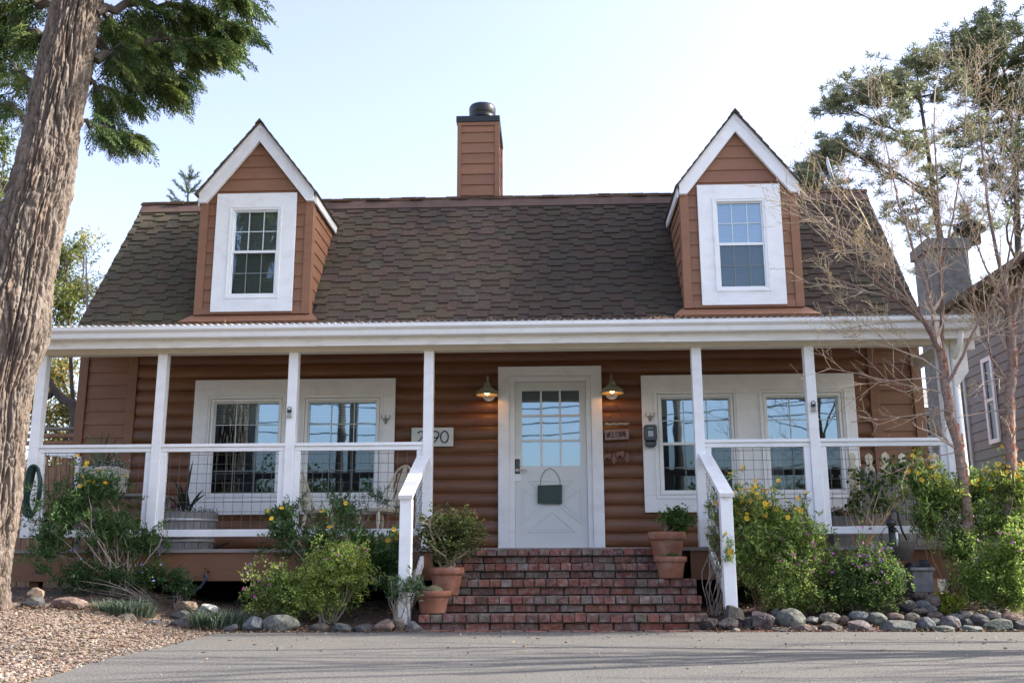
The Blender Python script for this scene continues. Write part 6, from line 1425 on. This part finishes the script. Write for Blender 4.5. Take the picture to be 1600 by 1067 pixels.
for (yA,yB,zA,zB) in ((18.3,18.75,2.75,4.35),(15.5,16.15,.9,2.9),(13.3,14.2,3.3,4.7)):
    mb=MB(); mb.box(NX-.06,NX-.021,yA,yB,zA,zA+.08); mb.box(NX-.06,NX-.021,yA,yB,zB-.08,zB); mb.box(NX-.061,NX-.021,yA,yA+.08,zA+.08,zB-.08); mb.box(NX-.061,NX-.021,yB-.08,yB,zA+.08,zB-.08); mb.box(NX-.055,NX-.021,yA+.08,yB-.08,(zA+zB)/2-.03,(zA+zB)/2+.03)
    w=mb.build('window_frame',M_white,nb); mb=MB(); mb.face([(NX-.03,yA+.08,zA+.08),(NX-.03,yB-.08,zA+.08),(NX-.03,yB-.08,zB-.08),(NX-.03,yA+.08,zB-.08)]); mb.build('pane',mat('dark_pane',(.03,.035,.04),.08) if 'dark_pane' not in MATS else MATS['dark_pane'],w)
a=at(1450,372,20.4); b=at(1510,372,20.4); mb=MB(); mb.box(a.x,b.x,20.4,21.3,0,a.z); mb.box(a.x-.06,b.x+.06,20.34,21.36,a.z-.25,a.z-.02); mb.build('chimney',M_stone,nb)
mb=MB(); c=at(1486,360,20.8); mb.lathe([(0,0),(.2,0),(.2,.25),(.32,.27),(.34,.4),(.2,.5),(0,.52)],c.x+.4,20.8,a.z-.02,20); mb.build('chimney_cap',M_black,nb,smooth=True)
# pale outbuilding between the houses
ob=thing('pale_shed','pale blue grey outbuilding glimpsed between the log house and the grey house','shed',(8,24,0)); a=at(1432,640,24); b=at(1475,640,24)
mb=MB(); mb.box(a.x-.6,b.x+.2,24,27,0,at(1450,636,24).z); mb.build('wall',M_pale,ob); zr=at(1450,636,24).z
mb=MB(); mb.raw([(a.x-.8,23.7,zr),(b.x+.4,23.7,zr),(b.x+.4,25.5,zr+.7),(a.x-.8,25.5,zr+.7)],((0,1,2,3),)); mb.build('roof',M_grey,ob)
mb=MB(); p=at(1448,650,23.98); q=at(1456,680,23.98); mb.box(p.x,q.x,23.96,23.99,q.z,p.z); mb.build('window',MATS['dark_pane'],ob)
# ------------------------------------------------------------------ across the drive, seen only mirrored in the panes
def street_tree(x,y,h,w,seed,label,name='street_tree',pal=None):
    r=np.random.default_rng(seed); lr=random.Random(seed); t=thing(name,label,'tree',(x,y,0),'trees across the driveway'); mb=MB(); mb.tube([(x,y,0),(x+.1,y,h*.35),(x,y,h*.7)],[.2,.15,.07],8); mb.build('trunk',M_dbark,t)
    T=np.concatenate([canopy_pts((x+lr.uniform(-w,w)*.6,y+lr.uniform(-1,1),h*lr.uniform(.4,.72)),w*.6,w*.5,h*.28,90,.2,seed+i,.3) for i in range(6)]); T=T[T[:,2]>.3]; N=len(T)*12
    mb=MB(); mb.quads(blades(np.repeat(T,12,0)+r.normal(size=(N,3))*.2,r.normal(size=(N,3)),r.uniform(.12,.26,N),r.uniform(.07,.14,N),r),leafcols(N,r,pal or DGREEN+OLV,.3)); mb.build('foliage',M_leaf,t)
for i,(x,y,h,w) in enumerate(((-13.5,-13,6.2,2.6),(-9.0,-15,5.0,2.6),(-5,-14,4.2,2.2),(-18,-16,7.5,3),(3.4,-15,4.6,2.3),(7.0,-14,5.0,2.4),(11,-16,4.6,2.6),(15.5,-15,5.6,2.8),(-1,-18,4.0,2.6))): street_tree(x,y,h,w,600+i,['tall tree across the drive mirrored in the left panes','bushy tree across the drive behind the pole','small round tree across the drive','tallest tree across the drive at the far left','tree across the drive mirrored in the right windows','second tree across the drive on the right side','low spreading tree across the drive on the right','large tree across the drive at the far right','low tree far across the drive opposite the door'][i])
def pole(x,y,label):
    t=thing('utility_pole',label,'utility pole',(x,y,0),'utility poles across the driveway'); mb=MB(); mb.tube([(x,y,0),(x,y,9)],[.17,.12],10); mb.build('mast',M_dbark,t); mb=MB(); mb.box(x-1.1,x+1.1,y-.06,y+.06,8.2,8.34); mb.build('crossarm',M_dbark,t)
pole(-7.2,-9,'utility pole across the drive mirrored in the left windows'); pole(4.15,-8.5,'utility pole across the drive mirrored in the right windows')
for i,(z,dz) in enumerate(((5.15,.25),(5.5,.2),(6.1,.3))):
    mb=MB(); mb.tube([(x,-8.9+.1*i,z-.5*math.cos((x+1.5)/5.7*1.57)*dz*2+.02*x) for x in np.linspace(-25,25,50)],.02,5); obj1('overhead_wire',mb,M_black,['lowest','middle','highest'][i]+' overhead wire strung across the drive','wire','overhead wires across the driveway')

r_=np.random.default_rng(9); n=2400; x=r_.uniform(-32,32,n); h_=np.array([3.3*(.8+.35*noise.noise(Vector((v*.2,5,0)))) for v in x]); Pn=np.stack([x,-21+r_.uniform(-1.5,1.5,n),h_*r_.random(n)**.7],1); N=n*10
mb=MB(); mb.quads(blades(np.repeat(Pn,10,0)+r_.normal(size=(N,3))*.3,r_.normal(size=(N,3)),r_.uniform(.25,.5,N),r_.uniform(.15,.3,N),r_),leafcols(N,r_,[(.05,.07,.035),(.08,.10,.045),(.035,.05,.028)],.3)); tag(mb.build('far_hedge',M_leaf),'long dark hedge across the driveway mirrored in the lower panes','hedge',kind='stuff')

broad('unseen_evergreen','very tall unseen evergreen added far out to the right to shade the roof',15.3,[(2250,700),(2250,200),(2250,-400),(2250,-900)],[(2250,-150,330,260),(2150,-500,300,260),(2350,-500,300,260),(2250,-800,260,260),(2080,-250,220,220),(2420,-200,220,220)],777,.34,1500,12,DGREEN,sparse=.1,tw=26)  # out of view, added to keep the sun off the roof

def bare_tree():
    lr=random.Random(55); t=thing('bare_tree','leafless tree beyond the right edge whose limbs streak the drive with shadow','tree',(8.6,7.4,0)); b0=Vector((8.6,7.4,0)); mb=MB(); p=grow(mb,b0,b0+Vector((-.4,.1,3.6)),.17,.11,lr,6,.04,seg=9); mb.build('trunk',M_dbark,t); mb=MB()
    for i in range(11):
        s=p[lr.randint(3,6)]; q=grow(mb,s,s+Vector((lr.uniform(-2.6,1.6),lr.uniform(-1.8,1.8),lr.uniform(2.5,5.2))),.065,.02,lr,7,.12)
        for _ in range(6): r_=q[lr.randint(2,6)]; w=grow(mb,r_,r_+Vector((lr.uniform(-1.1,.9),lr.uniform(-.9,.9),lr.uniform(.4,1.7))),.024,.008,lr,4,.12); grow(mb,w[2],w[2]+Vector((lr.uniform(-.6,.6),lr.uniform(-.6,.6),lr.uniform(.2,.9))),.012,.005,lr,3,.1)
    mb.build('limbs',M_dbark,t)
bare_tree()

t=thing('unseen_evergreen','second unseen evergreen added out to the right to dapple the steps','tree',(18.5,12.0,0)); mb=MB(); mb.tube([(18.5,12,0),(18.5,12,9),(18.4,12,17)],[.3,.2,.08],9); mb.build('trunk',M_dbark,t)  # out of view, added with its crown placed to shade the steps
r_=np.random.default_rng(41); T=np.concatenate([canopy_pts((18.5,11.7,13.8),1.5,.9,.95,170,.1,41,.4),canopy_pts((18.5,13.2,12.5),1.5,1.1,2.0,240,.1,42,.4)]); N=len(T)*12; mb=MB(); mb.quads(blades(np.repeat(T,12,0)+r_.normal(size=(N,3))*.16,r_.normal(size=(N,3)),r_.uniform(.12,.26,N),r_.uniform(.06,.12,N),r_),leafcols(N,r_,DGREEN,.25)); mb.build('foliage',M_leaf,t)
